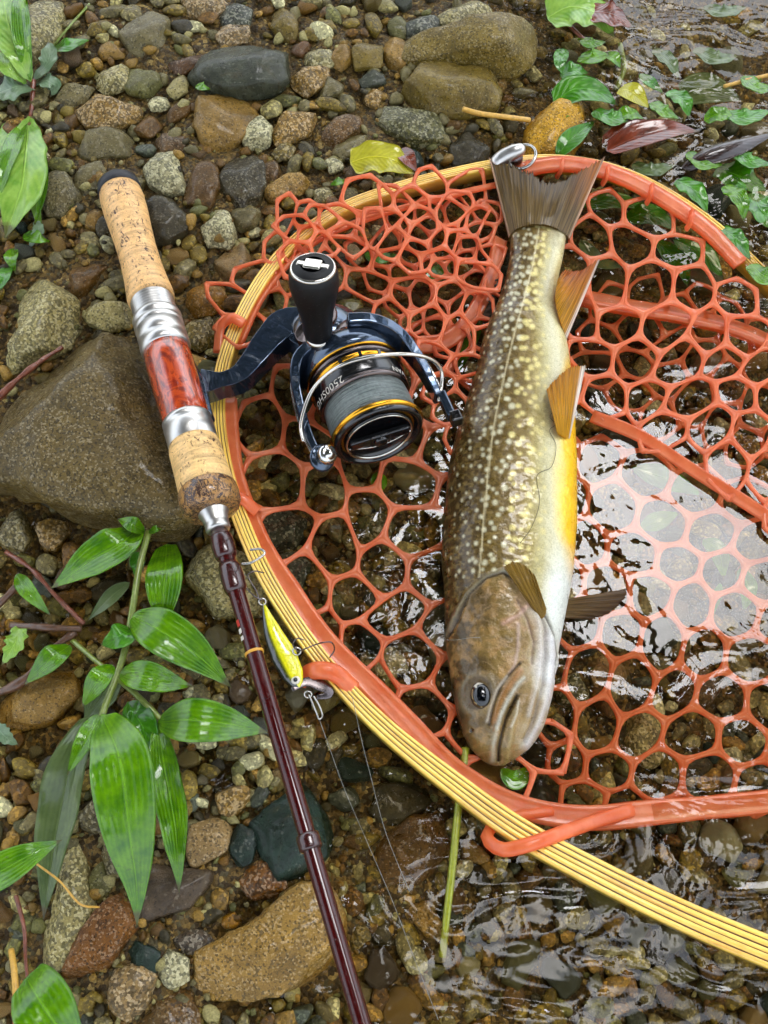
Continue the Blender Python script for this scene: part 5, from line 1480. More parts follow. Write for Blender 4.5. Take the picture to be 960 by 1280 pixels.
def fin_mat():
    s = NT('fin_membrane')
    at = s.n('ShaderNodeAttribute'); at.attribute_name = 'Col'
    uvn = s.n('ShaderNodeUVMap')
    wv = s.noise(s.mapping(uvn.outputs[0], (1.2, 46, 1)), 1.0, 2, 0.5, 0.0)
    c = s.mix(1.0, at.outputs[0], s.ramp(wv, [(0.35, (0.5, 0.47, 0.4)), (0.6, (1.25, 1.22, 1.15))]), 'MULTIPLY')
    p = s.pbr(c, 0.3, 0, s.bump(wv, 0.8, 0.0010), coat=0.2, coat_r=0.06, spec=0.3, link=False)
    tl_ = s.n('ShaderNodeBsdfTranslucent'); s.l(c, tl_.inputs[0])
    mx = s.n('ShaderNodeMixShader'); mx.inputs[0].default_value = 0.35
    s.l(p.outputs[0], mx.inputs[1]); s.l(tl_.outputs[0], mx.inputs[2]); s.l(mx.outputs[0], s.out.inputs[0])
    return s.m
M['fin'] = fin_mat()
def fin(name, base, edge, zb, ze, colf, bow=0.002, n=80, m=26, jag=1.0, seed=1, label=None):
    """fin fan between a root line and a free edge (photo pixels), heights in mm along each"""
    B = spline(base, n); E = spline(edge, n)
    r_ = np.random.default_rng(seed)
    u = np.linspace(0, 1, n); v = np.linspace(0, 1, m)
    zb_ = np.interp(u, np.linspace(0, 1, len(zb)), zb) * .001; ze_ = np.interp(u, np.linspace(0, 1, len(ze)), ze) * .001
    Eg = E + (r_.normal(size=(n, 1)) * jag) * (E - B) / (np.linalg.norm(E - B, axis=1)[:, None] + 1e-6)
    Pp = B[:, None] * (1 - v)[None, :, None] + Eg[:, None] * v[None, :, None]
    Z = zb_[:, None] * (1 - v)[None] + ze_[:, None] * v[None] + bow * np.sin(math.pi * v)[None] + 0.0006 * np.sin(u * 37 + seed)[:, None] * v[None]
    top = W(Pp[..., 0], Pp[..., 1], Z)
    t = (0.0008 * (1 - v) + 0.00025 * v)[None, :, None] * np.array([0, 0, 1.0])
    V = np.stack([top + t, top - t], 0).reshape(-1, 3)
    F1 = grid_faces(n, m); F = np.vstack([F1, F1[:, ::-1] + n * m])
    # close the rim
    rim = [i * m + m - 1 for i in range(n)]
    side0 = list(range(m)); side1 = [(n - 1) * m + j for j in range(m)]
    q = []
    for a in (rim, side0, side1):
        for x, y in zip(a[:-1], a[1:]): q.append([x, y, y + n * m, x + n * m])
    F = np.vstack([F, np.array(q)])
    U, Vv = np.meshgrid(u, v, indexing='ij')
    cols = colf(U, Vv, Pp[..., 0], Pp[..., 1]).reshape(-1, 3)
    uv = np.stack([Vv.ravel(), U.ravel()], -1)
    o = mk(name, V, F, M['fin'], fish, col=np.vstack([cols, cols]), uv=np.vstack([uv, uv]))
    if label: o['label'] = label
    return o
def cmix(a, b, f):
    return lin(a) * (1 - f[..., None]) + lin(b) * f[..., None]
def tail_c(u, v, px, py):
    c = cmix((112, 90, 48), (88, 66, 26), v)
    o_ = np.clip((u - .7) / .25, 0, 1) * np.clip((v - .3) * 1.5, 0, 1)
    c = c * (1 - o_[..., None]) + lin((170, 98, 22)) * o_[..., None]
    e = np.clip((u - .965) / .02, 0, 1) + np.clip((.03 - u) / .02, 0, 1)
    return c * (1 - e[..., None]) + lin((196, 158, 130)) * e[..., None]
fin('tail_fin', [(636, 297), (643, 289), (656, 283), (673, 281), (690, 284), (703, 291), (712, 299)],
    [(611, 196), (620, 203), (636, 206), (650, 212), (668, 220), (686, 229), (704, 225), (722, 216), (740, 206), (756, 197)],
    [11, 15.2, 18.2, 19, 18.2, 15.2, 11], [15, 17, 18, 18, 17, 16, 14], tail_c, 0.002, 150, 30, 2.2, 2)
def yel_c(u, v, px, py):
    c = cmix((196, 140, 24), (184, 96, 18), np.clip(v * 1.2 - u * .3, 0, 1))
    e = np.clip((u - .90) / .05, 0, 1)
    return c * (1 - e[..., None]) + lin((226, 216, 206)) * e[..., None]
fin('anal_fin', [(697, 350), (694, 372), (699, 398), (708, 425)], [(704, 338), (724, 338), (738, 331), (750, 324)], [22, 21, 19, 12], [18, 19, 18, 12], yel_c, 0.003, 70, 26, 1.6, 5)
def pel_c(u, v, px, py):
    c = cmix((214, 160, 20), (190, 128, 14), v)
    e = np.clip((u - .88) / .05, 0, 1)
    return c * (1 - e[..., None]) + lin((230, 222, 214)) * e[..., None]
fin('pelvic_fin', [(697, 542), (702, 545), (707, 548), (712, 549)], [(683, 487), (698, 470), (714, 459), (732, 458)], [29, 27, 24, 20], [31, 29, 24, 16], pel_c, 0.003, 60, 30, 1.2, 7)
def pec_c(u, v, px, py):
    return cmix((140, 108, 30), (172, 138, 58), np.clip(u * .8 + v * .2, 0, 1))
p0 = fish_top(676, 770)[2] * 1000; p1 = fish_top(655, 715)[2] * 1000
fin('pectoral_fin', [(672, 770), (676, 773), (681, 770), (683, 762)], [(630, 709), (641, 703), (656, 707), (669, 720)], [p0 + .5, p0 + .5, p0 + 1, p0 + 1.5], [p1 + 3, p1 + 4, p1 + 5.5, p1 + 6], pec_c, 0.004, 50, 30, .8, 9)
fin('pectoral_fin', [(700, 772), (702, 765), (703, 757), (704, 750)], [(742, 775), (764, 764), (780, 748), (784, 736)], [3, 3, 3, 3], [-2, 1, 4, 5], lambda u, v, x, y: cmix((120, 92, 48), (84, 58, 26), v), 0.002, 50, 24, 1.0, 12, 'darker pectoral fin trailing in the water')
fin('adipose_fin', [(634, 345), (626, 362), (620, 385), (612, 402)], [(618, 350), (610, 362), (606, 382), (604, 404)], [4, 3, 2, 1], [5, 4, 3, 1], lambda u, v, x, y: cmix((78, 68, 50), (96, 88, 76), v), 0.001, 40, 14, .6, 13)

# eye: dark ball with a blue black pupil and a crescent highlight painted into its colour
def fish_eye():
    p = fish_top(598.5, 875.5)
    mpp = float(MPP(598, 875, p[2]))
    c = p + np.array([0, 0, -0.0016])
    r = 15.5 * mpp
    D, F = ico(4)
    ctr = np.array([0.10, -0.02, 1.0]); ctr /= np.linalg.norm(ctr)
    ang = np.degrees(np.arccos(np.clip(D @ ctr, -1, 1)))
    az = np.arctan2(D[:, 1], D[:, 0])
    cols = np.where(ang[:, None] < 62, lin((3, 4, 8)), lin((62, 50, 36)))
    rim = (ang >= 62) & (ang < 66)
    cols = np.where(rim[:, None], lin((150, 132, 100)), cols)
    glint_cres = (ang >= 50) & (ang < 70) & (np.sin(az) > .6)
    cols = np.where(glint_cres[:, None], lin((210, 204, 190)), cols)
    V = D * np.array([r * 0.92, r * 1.12, r * 0.8]) + c
    s = NT('fish_eye_wet'); at = s.n('ShaderNodeAttribute'); at.attribute_name = 'Col'
    n_ = s.noise(s.coord(), 2000, 2)
    cc = s.mix(1.0, at.outputs[0], s.ramp(n_, [(0.3, (0.85,) * 3), (0.7, (1.1,) * 3)]), 'MULTIPLY')
    s.pbr(cc, 0.06, 0, None, coat=0.4, coat_r=0.02)
    mk('eye', V, F, s.m, fish, col=cols)
fish_eye()
tag(fish, 'brown spotted char with yellow belly and fins lying on the orange net', 'fish')
# ------------------------------------------------------------------ leaves
def leaf_mat(name, rgb, rgb2, nveins=9, gloss=0.22, trans=0.3, blem=0.25, parallel=True):
    s = NT(name)
    uvn = s.n('ShaderNodeUVMap'); co = s.coord()
    sx = s.n('ShaderNodeSeparateXYZ'); s.l(uvn.outputs[0], sx.inputs[0])
    v = sx.outputs[1]; u = sx.outputs[0]
    av = s.math('ABSOLUTE', s.math('SUBTRACT', v, 0.5))
    if parallel:
        ph = s.math('MULTIPLY', v, nveins * 6.283)
    else:
        ph = s.math('MULTIPLY', s.math('SUBTRACT', u, s.math('MULTIPLY', av, 0.55)), nveins * 6.283)
    rib = s.math('SINE', ph)
    n = s.noise(co, 120, 4, 0.6); n2 = s.noise(co, 420, 4, 0.7)
    f = s.math('ADD', s.math('MULTIPLY', rib, 0.035), n)
    c = s.ramp(f, [(0.3, tuple(lin(rgb))), (0.7, tuple(lin(rgb2)))])
    mid = s.ramp(av, [(0.006, (1, 1, 1)), (0.03, (0, 0, 0))])
    c = s.mix(s.math('MULTIPLY', mid, 0.5), c, (*np.minimum(lin(rgb2) * 1.5, 1), 1))
    sp = s.ramp(s.math('ADD', s.math('MULTIPLY', n2, 0.65), s.math('MULTIPLY', s.noise(co, 60, 2), 0.35)), [(0.56, (0, 0, 0)), (0.66, (1, 1, 1))])
    c = s.mix(s.math('MULTIPLY', sp, blem), c, (0.035, 0.04, 0.012, 1))
    tip = s.math('MULTIPLY', s.ramp(s.math('ADD', u, s.math('MULTIPLY', n, 0.12)), [(0.97, (0, 0, 0)), (1.03, (1, 1, 1))]), 0.8)
    c = s.mix(tip, c, (0.09, 0.055, 0.016, 1))
    h = s.math('ADD', s.math('ADD', s.math('MULTIPLY', rib, 0.13), s.math('MULTIPLY', mid, -1.2)), s.math('MULTIPLY', n, 0.7))
    nm = s.bump(h, 0.5, 0.0012)
    p = s.pbr(c, gloss + 0.1, 0, nm, coat=0.8, coat_r=0.03, spec=0.3, link=False)
    tl_ = s.n('ShaderNodeBsdfTranslucent'); s.l(c, tl_.inputs[0])
    mx = s.n('ShaderNodeMixShader'); mx.inputs[0].default_value = trans
    s.l(p.outputs[0], mx.inputs[1]); s.l(tl_.outputs[0], mx.inputs[2]); s.l(mx.outputs[0], s.out.inputs[0])
    return s.m
M['leaf'] = leaf_mat('bright_green_leaf', (60, 114, 2), (110, 164, 6), gloss=0.12, blem=0.45)
M['leaf_dull'] = leaf_mat('dull_green_leaf', (74, 96, 44), (104, 122, 66), gloss=0.3)
M['leaf_pale'] = leaf_mat('pale_green_leaf', (112, 164, 44), (164, 200, 84), 12, 0.3, blem=0.1, parallel=False)
M['leaf_grey'] = leaf_mat('grey_green_leaf', (100, 130, 92), (136, 158, 120), 10, 0.4, blem=0.1, parallel=False)
M['leaf_dark'] = leaf_mat('deep_green_leaf', (44, 108, 8), (82, 152, 16), 8, 0.2, parallel=False)
M['leaf_yellow'] = leaf_mat('yellow_leaf', (166, 158, 18), (202, 196, 34), 12, 0.35, blem=0.35, parallel=False)
M['leaf_brown'] = leaf_mat('brown_leaf', (74, 26, 8), (122, 48, 14), 10, 0.2, 0.1, blem=0.5, parallel=False)
M['leaf_black'] = leaf_mat('blackened_leaf', (30, 17, 13), (50, 28, 20), 10, 0.14, 0.05, parallel=False)
M['stem'] = simple_mat('green_stem', (116, 132, 52), 0.3, coat=0.4, nscale=500)
M['stem_olive'] = simple_mat('yellow_green_stalk', (136, 142, 26), 0.3, coat=0.5, nscale=500)
M['twig'] = simple_mat('wet_brown_twig', (84, 54, 32), 0.35, coat=0.4, nscale=400, var=0.45, bump=0.6, bdist=0.001)
M['twig_red'] = simple_mat('red_brown_twig', (112, 58, 36), 0.35, coat=0.4, nscale=400, var=0.45, bump=0.6, bdist=0.001)
M['straw'] = simple_mat('yellow_straw', (196, 152, 66), 0.4, nscale=500)

def leaf(pts, width, mat, parent=None, fold=0.18, wav=0.0, base_w=0.25, peak=0.38, lobes=0.0, n=44, m=15, name='leaf', thick=0.0003, curl=0.0, seed=0, round_tip=False):
    """blade along a midrib of (px, py, height mm); width in px"""
    P = spline([W(a, b, c * .001) for a, b, c in pts], n)
    mp = float(MPP(pts[0][0], pts[0][1], pts[0][2] * .001))
    u = np.linspace(0, 1, n)
    if round_tip: prof = np.sqrt(np.clip(1 - ((u - 0.5) / 0.5) ** 2, 0, 1)) * (1 - 0.25 * (u - peak))
    else:
        prof = np.where(u < peak, base_w + (1 - base_w) * np.sin(u / peak * math.pi / 2), np.cos((u - peak) / (1 - peak) * math.pi / 2) ** 1.15)
        prof = prof * np.clip(u / 0.05, 0.15, 1)
    if lobes: prof = prof * (1 - lobes * 0.5 * (1 + np.sin(u * 34 + seed)))
    hw_ = width * 0.93 * mp / 2 * np.maximum(prof, 0.004)
    T = np.gradient(P, axis=0); T /= np.linalg.norm(T, axis=1)[:, None]
    S = np.cross(T, [0, 0, 1.0]); S /= np.linalg.norm(S, axis=1)[:, None]
    U = np.cross(S, T)
    v = np.linspace(-1, 1, m)
    lift = fold * abs(v)[None] * hw_[:, None] + wav * np.sin(u * 19 + seed)[:, None] * (v ** 2)[None] * hw_[:, None] - curl * (v ** 2)[None] * hw_[:, None]
    hump = 0.03 * np.sin((v * 0.5 + 0.5) * 9 * math.pi)[None] * hw_[:, None] * 0.25
    V = P[:, None] + S[:, None] * (v[None] * hw_[:, None])[..., None] + U[:, None] * (lift + hump)[..., None]
    nz = fbm(V * 31 + seed, seed + 2, 2) * 0.0009
    V = V + U[:, None] * nz[..., None]
    uu, vv = np.meshgrid(u, v * .5 + .5, indexing='ij')
    N_ = n * m
    Vt = np.concatenate([V.reshape(-1, 3), (V - U[:, None] * thick).reshape(-1, 3)])
    F1 = grid_faces(n, m)
    rim = list(range(m)) + [i * m + m - 1 for i in range(1, n)] + [(n - 1) * m + j for j in range(m - 2, -1, -1)] + [i * m for i in range(n - 2, 0, -1)]
    q = [[rim[(k + 1) % len(rim)], rim[k], rim[k] + N_, rim[(k + 1) % len(rim)] + N_] for k in range(len(rim))]
    F = np.vstack([F1[:, ::-1], F1 + N_, np.array(q)])
    uv = np.stack([uu.ravel(), vv.ravel()], -1)
    return mk(name, Vt, F, mat, parent, True, uv=np.vstack([uv, uv]))
def stem(pts, r, mat, parent=None, name='stem', n=30, taper=1.0, knots=0.0, seg=8):
    P = spline([W(a, b, c * .001) for a, b, c in pts], n)
    mp = float(MPP(pts[0][0], pts[0][1], pts[0][2] * .001))
    rr_ = r * mp * np.linspace(1, taper, n) * (1 + knots * fbm(P * 130, 5, 2))
    V, F = tube(P, rr_, seg)
    return mk(name, V, F, mat, parent)
def thing(name, at, label, cat, group=None):
    o = empty(name, tuple(W(*at)))
    tag(o, label, cat, group); return o

# broad leaved plant at the left
pl = thing('broadleaf_plant', (130, 860, 0.0), 'bright green broad leaved plant beside the rod on the left bank', 'plant')
stem([(186, 664, 22), (174, 710, 24), (166, 760, 24), (158, 805, 22), (146, 845, 22), (134, 875, 24), (126, 900, 26)], 4.2, M['stem'], pl)
stem([(147, 848, 22), (170, 868, 22), (195, 893, 20), (204, 903, 19)], 3.8, M['stem'], pl)
stem([(90, 800, 8), (115, 822, 14), (140, 842, 20)], 3.2, M['stem'], pl)
LG = M['leaf']
leaf([(176, 660, 24), (150, 680, 32), (115, 700, 30), (62, 736, 22)], 54, LG, pl, 0.22, .05, seed=1)
leaf([(208, 680, 14), (206, 715, 30), (204, 750, 30), (203, 792, 20)], 48, LG, pl, 0.10, .0, .5, .5, seed=2)
leaf([(163, 770, 24), (200, 788, 34), (245, 818, 30), (290, 860, 20)], 60, LG, pl, 0.15, .04, seed=3)
leaf([(150, 842, 24), (180, 845, 32), (210, 852, 28), (242, 858, 20)], 40, LG, pl, 0.25, .06, seed=4)
leaf([(197, 903, 22), (235, 900, 34), (285, 905, 30), (336, 916, 18)], 58, LG, pl, 0.15, .03, seed=5)
leaf([(127, 893, 28), (150, 950, 44), (162, 1040, 36), (170, 1105, 24), (171, 1160, 16)], 80, LG, pl, 0.12, .04, .3, .36, n=70, seed=6)
leaf([(197, 905, 20), (205, 960, 26), (218, 1030, 22), (222, 1080, 18), (224, 1118, 12)], 42, LG, pl, 0.25, .22, .3, .4, n=60, seed=7)
leaf([(118, 893, 26), (92, 945, 26), (74, 1020, 18), (62, 1090, 14), (54, 1152, 8)], 56, M['leaf_dull'], pl, 0.45, .10, .3, .4, n=60, seed=8)
leaf([(122, 893, 27), (108, 925, 32), (84, 970, 30)], 26, LG, pl, 0.4, .05, seed=28)
leaf([(140, 832, 26), (124, 850, 32), (103, 884, 22)], 32, LG, pl, 0.2, .03, seed=9)
leaf([(168, 786, 22), (150, 795, 30), (126, 806, 22)], 36, M['leaf_dark'], pl, 0.2, .1, seed=10)
leaf([(162, 728, 14), (140, 745, 14), (110, 776, 8)], 22, M['leaf_dull'], pl, 0.2, .03, seed=11)
leaf([(160, 878, 16), (178, 910, 22), (190, 965, 14)], 42, M['leaf_dark'], pl, 0.2, .05, seed=12)
leaf([(150, 850, 12), (125, 872, 10), (105, 905, 6)], 40, M['leaf_dull'], pl, 0.1, .05, seed=31)
leaf([(182, 664, 26), (165, 655, 34), (146, 648, 30)], 22, LG, pl, 0.2, .03, seed=13)
leaf([(184, 665, 26), (196, 660, 30), (204, 660, 26)], 11, LG, pl, 0.2, .03, seed=14)
leaf([(170, 690, 16), (172, 708, 16), (168, 720, 12)], 20, M['leaf_dark'], pl, 0.2, .03, seed=15)

# rosette in the top left corner
ro = thing('rosette_weed', (38, 125, 0.014), 'toothed leaf weed rooted among stones in the top left corner', 'plant')
stem([(42, 100, 20), (40, 125, 17), (36, 150, 14), (10, 180, 12)], 3.5, M['twig_red'], ro, taper=.6)
leaf([(40, 104, 20), (24, 70, 32), (8, 20, 34), (0, -40, 28)], 66, M['leaf_pale'], ro, 0.25, .10, .12, .6, .08, seed=16)
leaf([(36, 146, 16), (32, 195, 26), (24, 245, 26), (6, 298, 16)], 66, M['leaf_pale'], ro, 0.15, .08, .15, .62, .08, n=60, seed=17)
leaf([(38, 150, 14), (40, 200, 18), (44, 250, 18), (54, 304, 10)], 20, M['leaf_pale'], ro, 0.35, .05, .3, .5, seed=18)
leaf([(42, 100, 18), (58, 80, 26), (62, 60, 26), (60, 52, 24)], 26, M['leaf_grey'], ro, 0.15, .1, .4, .5, .15, seed=19)
leaf([(44, 102, 16), (58, 100, 22), (68, 108, 18), (62, 122, 14)], 26, M['leaf_grey'], ro, 0.15, .1, .5, .5, .18, seed=20)
leaf([(36, 108, 18), (18, 108, 24), (-10, 120, 18)], 50, M['leaf_grey'], ro, 0.15, .1, .5, .5, .18, seed=21)
leaf([(64, 62, 18), (85, 56, 24), (114, 49, 16)], 24, M['leaf_dark'], ro, 0.15, .05, seed=22)
leaf([(12, 150, 14), (4, 210, 22), (-6, 272, 20)], 44, M['leaf_pale'], ro, 0.15, .1, .3, .5, .1, seed=23)
leaf([(30, 292, 14), (48, 298, 20), (66, 302, 14)], 22, LG, ro, 0.2, .03, seed=24)
leaf([(16, 310, 14), (14, 325, 20), (20, 342, 14)], 20, LG, ro, 0.2, .05, seed=25)
leaf([(-6, 262, 14), (0, 255, 20), (14, 262, 14)], 20, LG, ro, 0.2, .05, seed=26)
leaf([(45, 276, 16), (48, 290, 18), (34, 312, 12)], 18, M['leaf_grey'], ro, 0.2, .05, .4, .5, .2, seed=27)
stem([(60, 66, 14), (85, 35, 18), (112, 5, 18)], 1.6, M['stem'], ro)
leaf([(38, 100, 22), (30, 60, 34), (26, 10, 36), (30, -30, 30)], 26, M['leaf'], ro, 0.3, .1, seed=34)
leaf([(32, 152, 16), (14, 190, 28), (0, 230, 28), (-14, 280, 20)], 24, M['leaf'], ro, 0.3, .1, seed=35)
leaf([(38, 152, 16), (50, 200, 22), (52, 245, 22), (40, 290, 16)], 20, M['leaf'], ro, 0.3, .1, seed=36)
leaf([(34, 104, 20), (10, 84, 30), (-12, 60, 28)], 26, M['leaf_pale'], ro, 0.2, .1, .4, .5, .12, seed=37)
leaf([(10, 330, 14), (4, 350, 20), (-8, 372, 14)], 20, M['leaf_dark'], ro, 0.2, .05, seed=38)

# other leaves, each lying loose
def loose(label, pts, wd, mt, cat='leaf', name='fallen_leaf', **kw):
    o = leaf(pts, wd, M[mt], None, name=name, **kw)
    return tag(o, label, cat)
loose('small bright green leaf over the tan stone left of the plant', [(88, 806, 14), (65, 822, 22), (30, 856, 14)], 34, 'leaf', seed=40, fold=.2)
loose('narrow curled green leaf above the small oval leaf at left', [(20, 718, 14), (38, 742, 20), (64, 770, 12)], 22, 'leaf', seed=41, fold=.35, wav=.1)
loose('bright pointed leaf entering at the left edge below the plant', [(-40, 1110, 34), (0, 1090, 40), (40, 1068, 40), (78, 1050, 34)], 48, 'leaf', seed=42, fold=.2)
loose('broad glossy green leaf cut by the bottom left corner', [(34, 1222, 24), (50, 1250, 32), (75, 1285, 30), (110, 1310, 20)], 78, 'leaf', seed=43, fold=.12, base_w=.6)
loose('torn pale green leaf at the left edge beside the dark twigs', [(26, 780, 8), (18, 805, 12), (2, 832, 8)], 32, 'leaf_pale', seed=44, lobes=.25, wav=.2)
loose('grey green leaf scrap in the puddle at the left edge', [(-8, 905, 2), (8, 922, 5), (24, 932, 2)], 24, 'leaf_grey', seed=45, lobes=.2)
loose('lime yellow leaf lying on gravel above the net', [(438, 204, 14), (465, 196, 17), (492, 200, 16), (520, 218, 10)], 54, 'leaf_yellow', seed=46, base_w=.75, peak=.45, fold=.06, wav=.08, lobes=.05)
loose('small brown leaf scrap tucked against the lime yellow leaf', [(500, 186, 12), (510, 198, 15), (522, 216, 10)], 24, 'leaf_brown', seed=47, base_w=.6, fold=.2)
loose('tiny green leaf on the big slate stone', [(246, 106, 24), (253, 108, 26), (263, 112, 22)], 16, 'leaf', seed=48, fold=.1)
loose('small green sprout left of the lime yellow leaf', [(413, 230, 9), (424, 226, 13), (436, 226, 9)], 14, 'leaf', seed=49, fold=.2)
loose('round pale green leaf with brown blotch at the top edge', [(684, 22, 4), (715, 8, 10), (748, 18, 9), (768, 46, 3)], 70, 'leaf_pale', seed=50, base_w=.7, fold=.05, wav=.1)
loose('brown blotched leaf overlapping the round pale leaf at top', [(735, 14, 8), (765, 18, 11), (792, 34, 3)], 42, 'leaf_brown', seed=51, base_w=.6, fold=.05, wav=.1)
loose('small cupped green leaf floating below the round pale leaf', [(722, 72, 1), (742, 70, 6), (762, 66, 3)], 30, 'leaf', seed=52, fold=.2, base_w=.5)
loose('tiny green leaf beside the small cupped leaf', [(756, 66, 2), (768, 72, 5), (776, 86, 1)], 20, 'leaf', seed=53, fold=.2, base_w=.5)
loose('frothy green leaf above the fish tail', [(692, 128, 2), (720, 112, 6), (748, 116, 6), (774, 132, 1)], 46, 'leaf_dark', seed=54, fold=.1, base_w=.5)
loose('small yellow leaf with dark specks floating at upper right', [(774, 112, 3), (790, 116, 6), (812, 136, 2)], 32, 'leaf_yellow', seed=55, fold=.15, base_w=.5)
loose('red brown curled leaf half sunk behind the fish tail', [(758, 188, 1), (795, 172, 7), (838, 162, 9), (874, 166, 2)], 40, 'leaf_brown', seed=56, fold=.35, base_w=.5, curl=.1)
loose('second red brown leaf lying beneath the curled one', [(752, 178, -1), (790, 162, 3), (846, 158, 0)], 30, 'leaf_brown', seed=57, fold=.2, base_w=.5)
loose('blackened rolled leaf at the right of the red brown leaves', [(852, 210, 0), (885, 192, 7), (925, 178, 8), (975, 164, 2)], 28, 'leaf_black', seed=58, fold=.1, curl=.7, base_w=.6)
loose('green leaf under the frothy leaf beside the yellow stone', [(696, 196, -1), (712, 176, 2), (745, 150, -1)], 28, 'leaf_dark', seed=59, fold=.15)
loose('green submerged leaf right of the blackened rolled leaf', [(895, 210, -5), (925, 222, -1), (960, 240, -6)], 46, 'leaf_dark', seed=60, fold=.1, base_w=.5, wav=.15)
loose('ragged green leaf at the right edge below the blackened leaf', [(942, 240, -3), (952, 262, 2), (980, 290, -4)], 44, 'leaf_dark', seed=61, fold=.1, base_w=.5, wav=.2, lobes=.2)
loose('narrow green leaf in the water at upper right', [(800, 92, -3), (815, 105, 0), (830, 118, -4)], 18, 'leaf_dark', seed=62, fold=.1)
loose('brownish green sunken leaf between the floating leaves at upper right', [(850, 120, -8), (885, 110, -5), (930, 125, -9)], 54, 'leaf_dull', seed=63, fold=.05, base_w=.6)
sub = [((728, 258), (770, 250), (812, 262), 30, 'leaf_dark', 'sunken green leaf under the net just right of the tail fin'),
       ((780, 275), (815, 268), (850, 290), 34, 'leaf_dark', 'sunken green leaf under the second net cell right of the tail'),
       ((842, 300), (880, 318), (905, 350), 34, 'leaf_dark', 'sunken green leaf beneath the upper right hoop'),
       ((725, 300), (745, 325), (780, 335), 26, 'leaf_dull', 'dull sunken leaf beside the anal fin'),
       ((820, 300), (850, 330), (860, 360), 30, 'leaf_dark', 'sunken green leaf above the wide orange band'),
       ((600, 395), (585, 425), (572, 470), 26, 'leaf_dark', 'green leaf below the net between reel and fish'),
       ((560, 330), (545, 345), (520, 350), 24, 'leaf_dark', 'green leaf under the doubled net above the reel'),
       ((455, 318), (475, 322), (498, 318), 22, 'leaf_dark', 'green leaf under the net right of the reel knob'),
       ((470, 590), (474, 605), (470, 622), 22, 'leaf', 'tiny green leaf under the net below the spool'),
       ((800, 660), (825, 650), (850, 640), 26, 'leaf', 'green blade seen through the sky reflection right of the belly'),
       ((878, 675), (898, 690), (905, 725), 28, 'leaf', 'green blade under the submerged net near the right edge'),
       ((925, 710), (935, 735), (930, 765), 26, 'leaf', 'green blade lowest of those under the sky reflection'),
       ((790, 585), (835, 600), (880, 620), 34, 'leaf_dark', 'dark green leaf under the diagonal orange band'),
       ((900, 730), (895, 750), (890, 772), 12, 'leaf_dark', 'thin green strip under the submerged net at right'),
       ((626, 962), (645, 975), (668, 955), 26, 'leaf', 'bright green leaf bit under the fish snout')]
for k, (a, b, c, wd, mt, lb) in enumerate(sub):
    g = [float(ground_px(*q)) * 1000 for q in (a, b, c)]
    dz = 10 if k < 9 else 13
    loose(lb, [(a[0], a[1], g[0] + dz), (b[0], b[1], g[1] + dz + 2), (c[0], c[1], g[2] + dz)], wd, mt, seed=70 + k, fold=.1, wav=.05)

# more green leaves adrift along the top right bank
mats_ = ['leaf_dark', 'leaf_dark', 'leaf', 'leaf_dull']
more = [((700, 95), (716, 88), (736, 92), 26, 0, 'green leaf just under the small cupped leaf'), ((742, 138), (765, 148), (795, 146), 28, 0, 'green leaf left of the speckled yellow leaf, near the tail'),
 ((818, 62), (838, 78), (850, 100), 24, 3, 'dull leaf standing below the sky sheet at the top right'), ((868, 60), (895, 72), (925, 70), 26, 3, 'dull drowned leaf under the topmost ripples'),
 ((905, 140), (930, 146), (965, 138), 28, 0, 'green leaf touching the top of the blackened rolled leaf'), ((845, 225), (870, 240), (885, 268), 30, 0, 'green leaf outside the hoop below the red brown leaves'),
 ((790, 205), (815, 212), (846, 206), 24, 3, 'dull leaf in the water between hoop and red brown leaf'), ((900, 285), (920, 300), (938, 326), 30, 0, 'green leaf outside the upper right hoop'),
 ((938, 330), (955, 345), (985, 350), 30, 2, 'bright leaf at the right edge beyond the hoop'), ((725, 48), (738, 55), (758, 52), 20, 2, 'small bright leaf under the round pale leaf'),
 ((690, 150), (705, 140), (722, 142), 20, 2, 'little bright leaf lying on the yellow lichen stone'), ((880, 8), (905, 14), (935, 8), 24, 3, 'dull leaf under the sky sheet at the top edge'),
 ((915, 180), (935, 200), (968, 205), 26, 0, 'green leaf under the blackened rolled leaf at the right edge'),
 ((768, 150), (785, 142), (806, 150), 22, 2, 'bright leaf tucked behind the red brown curled leaf'), ((836, 112), (856, 126), (862, 148), 26, 0, 'green leaf above the middle of the red brown leaves'),
 ((880, 150), (900, 142), (925, 150), 24, 2, 'bright leaf standing over the left end of the blackened leaf'), ((705, 60), (700, 78), (708, 98), 20, 0, 'green leaf at the waterline below the round pale leaf stalk'),
 ((930, 95), (945, 108), (970, 112), 26, 2, 'bright leaf at the right edge beside the thin straw'), ((815, 128), (830, 140), (850, 150), 22, 2, 'bright narrow leaf right of the speckled yellow leaf'),
 ((905, 232), (925, 250), (930, 278), 26, 2, 'bright leaf over the ragged green leaf at right'), ((860, 190), (880, 205), (905, 206), 24, 2, 'bright leaf below the right end of the red brown curled leaf')]
for k, (a, b, c, wd, mi, lb) in enumerate(more):
    zz = -2 if mi == 3 else 1
    loose(lb, [(a[0], a[1], zz), (b[0], b[1], zz + 4), (c[0], c[1], zz)], wd, mats_[mi], seed=120 + k, fold=.12, wav=.12, base_w=.5)

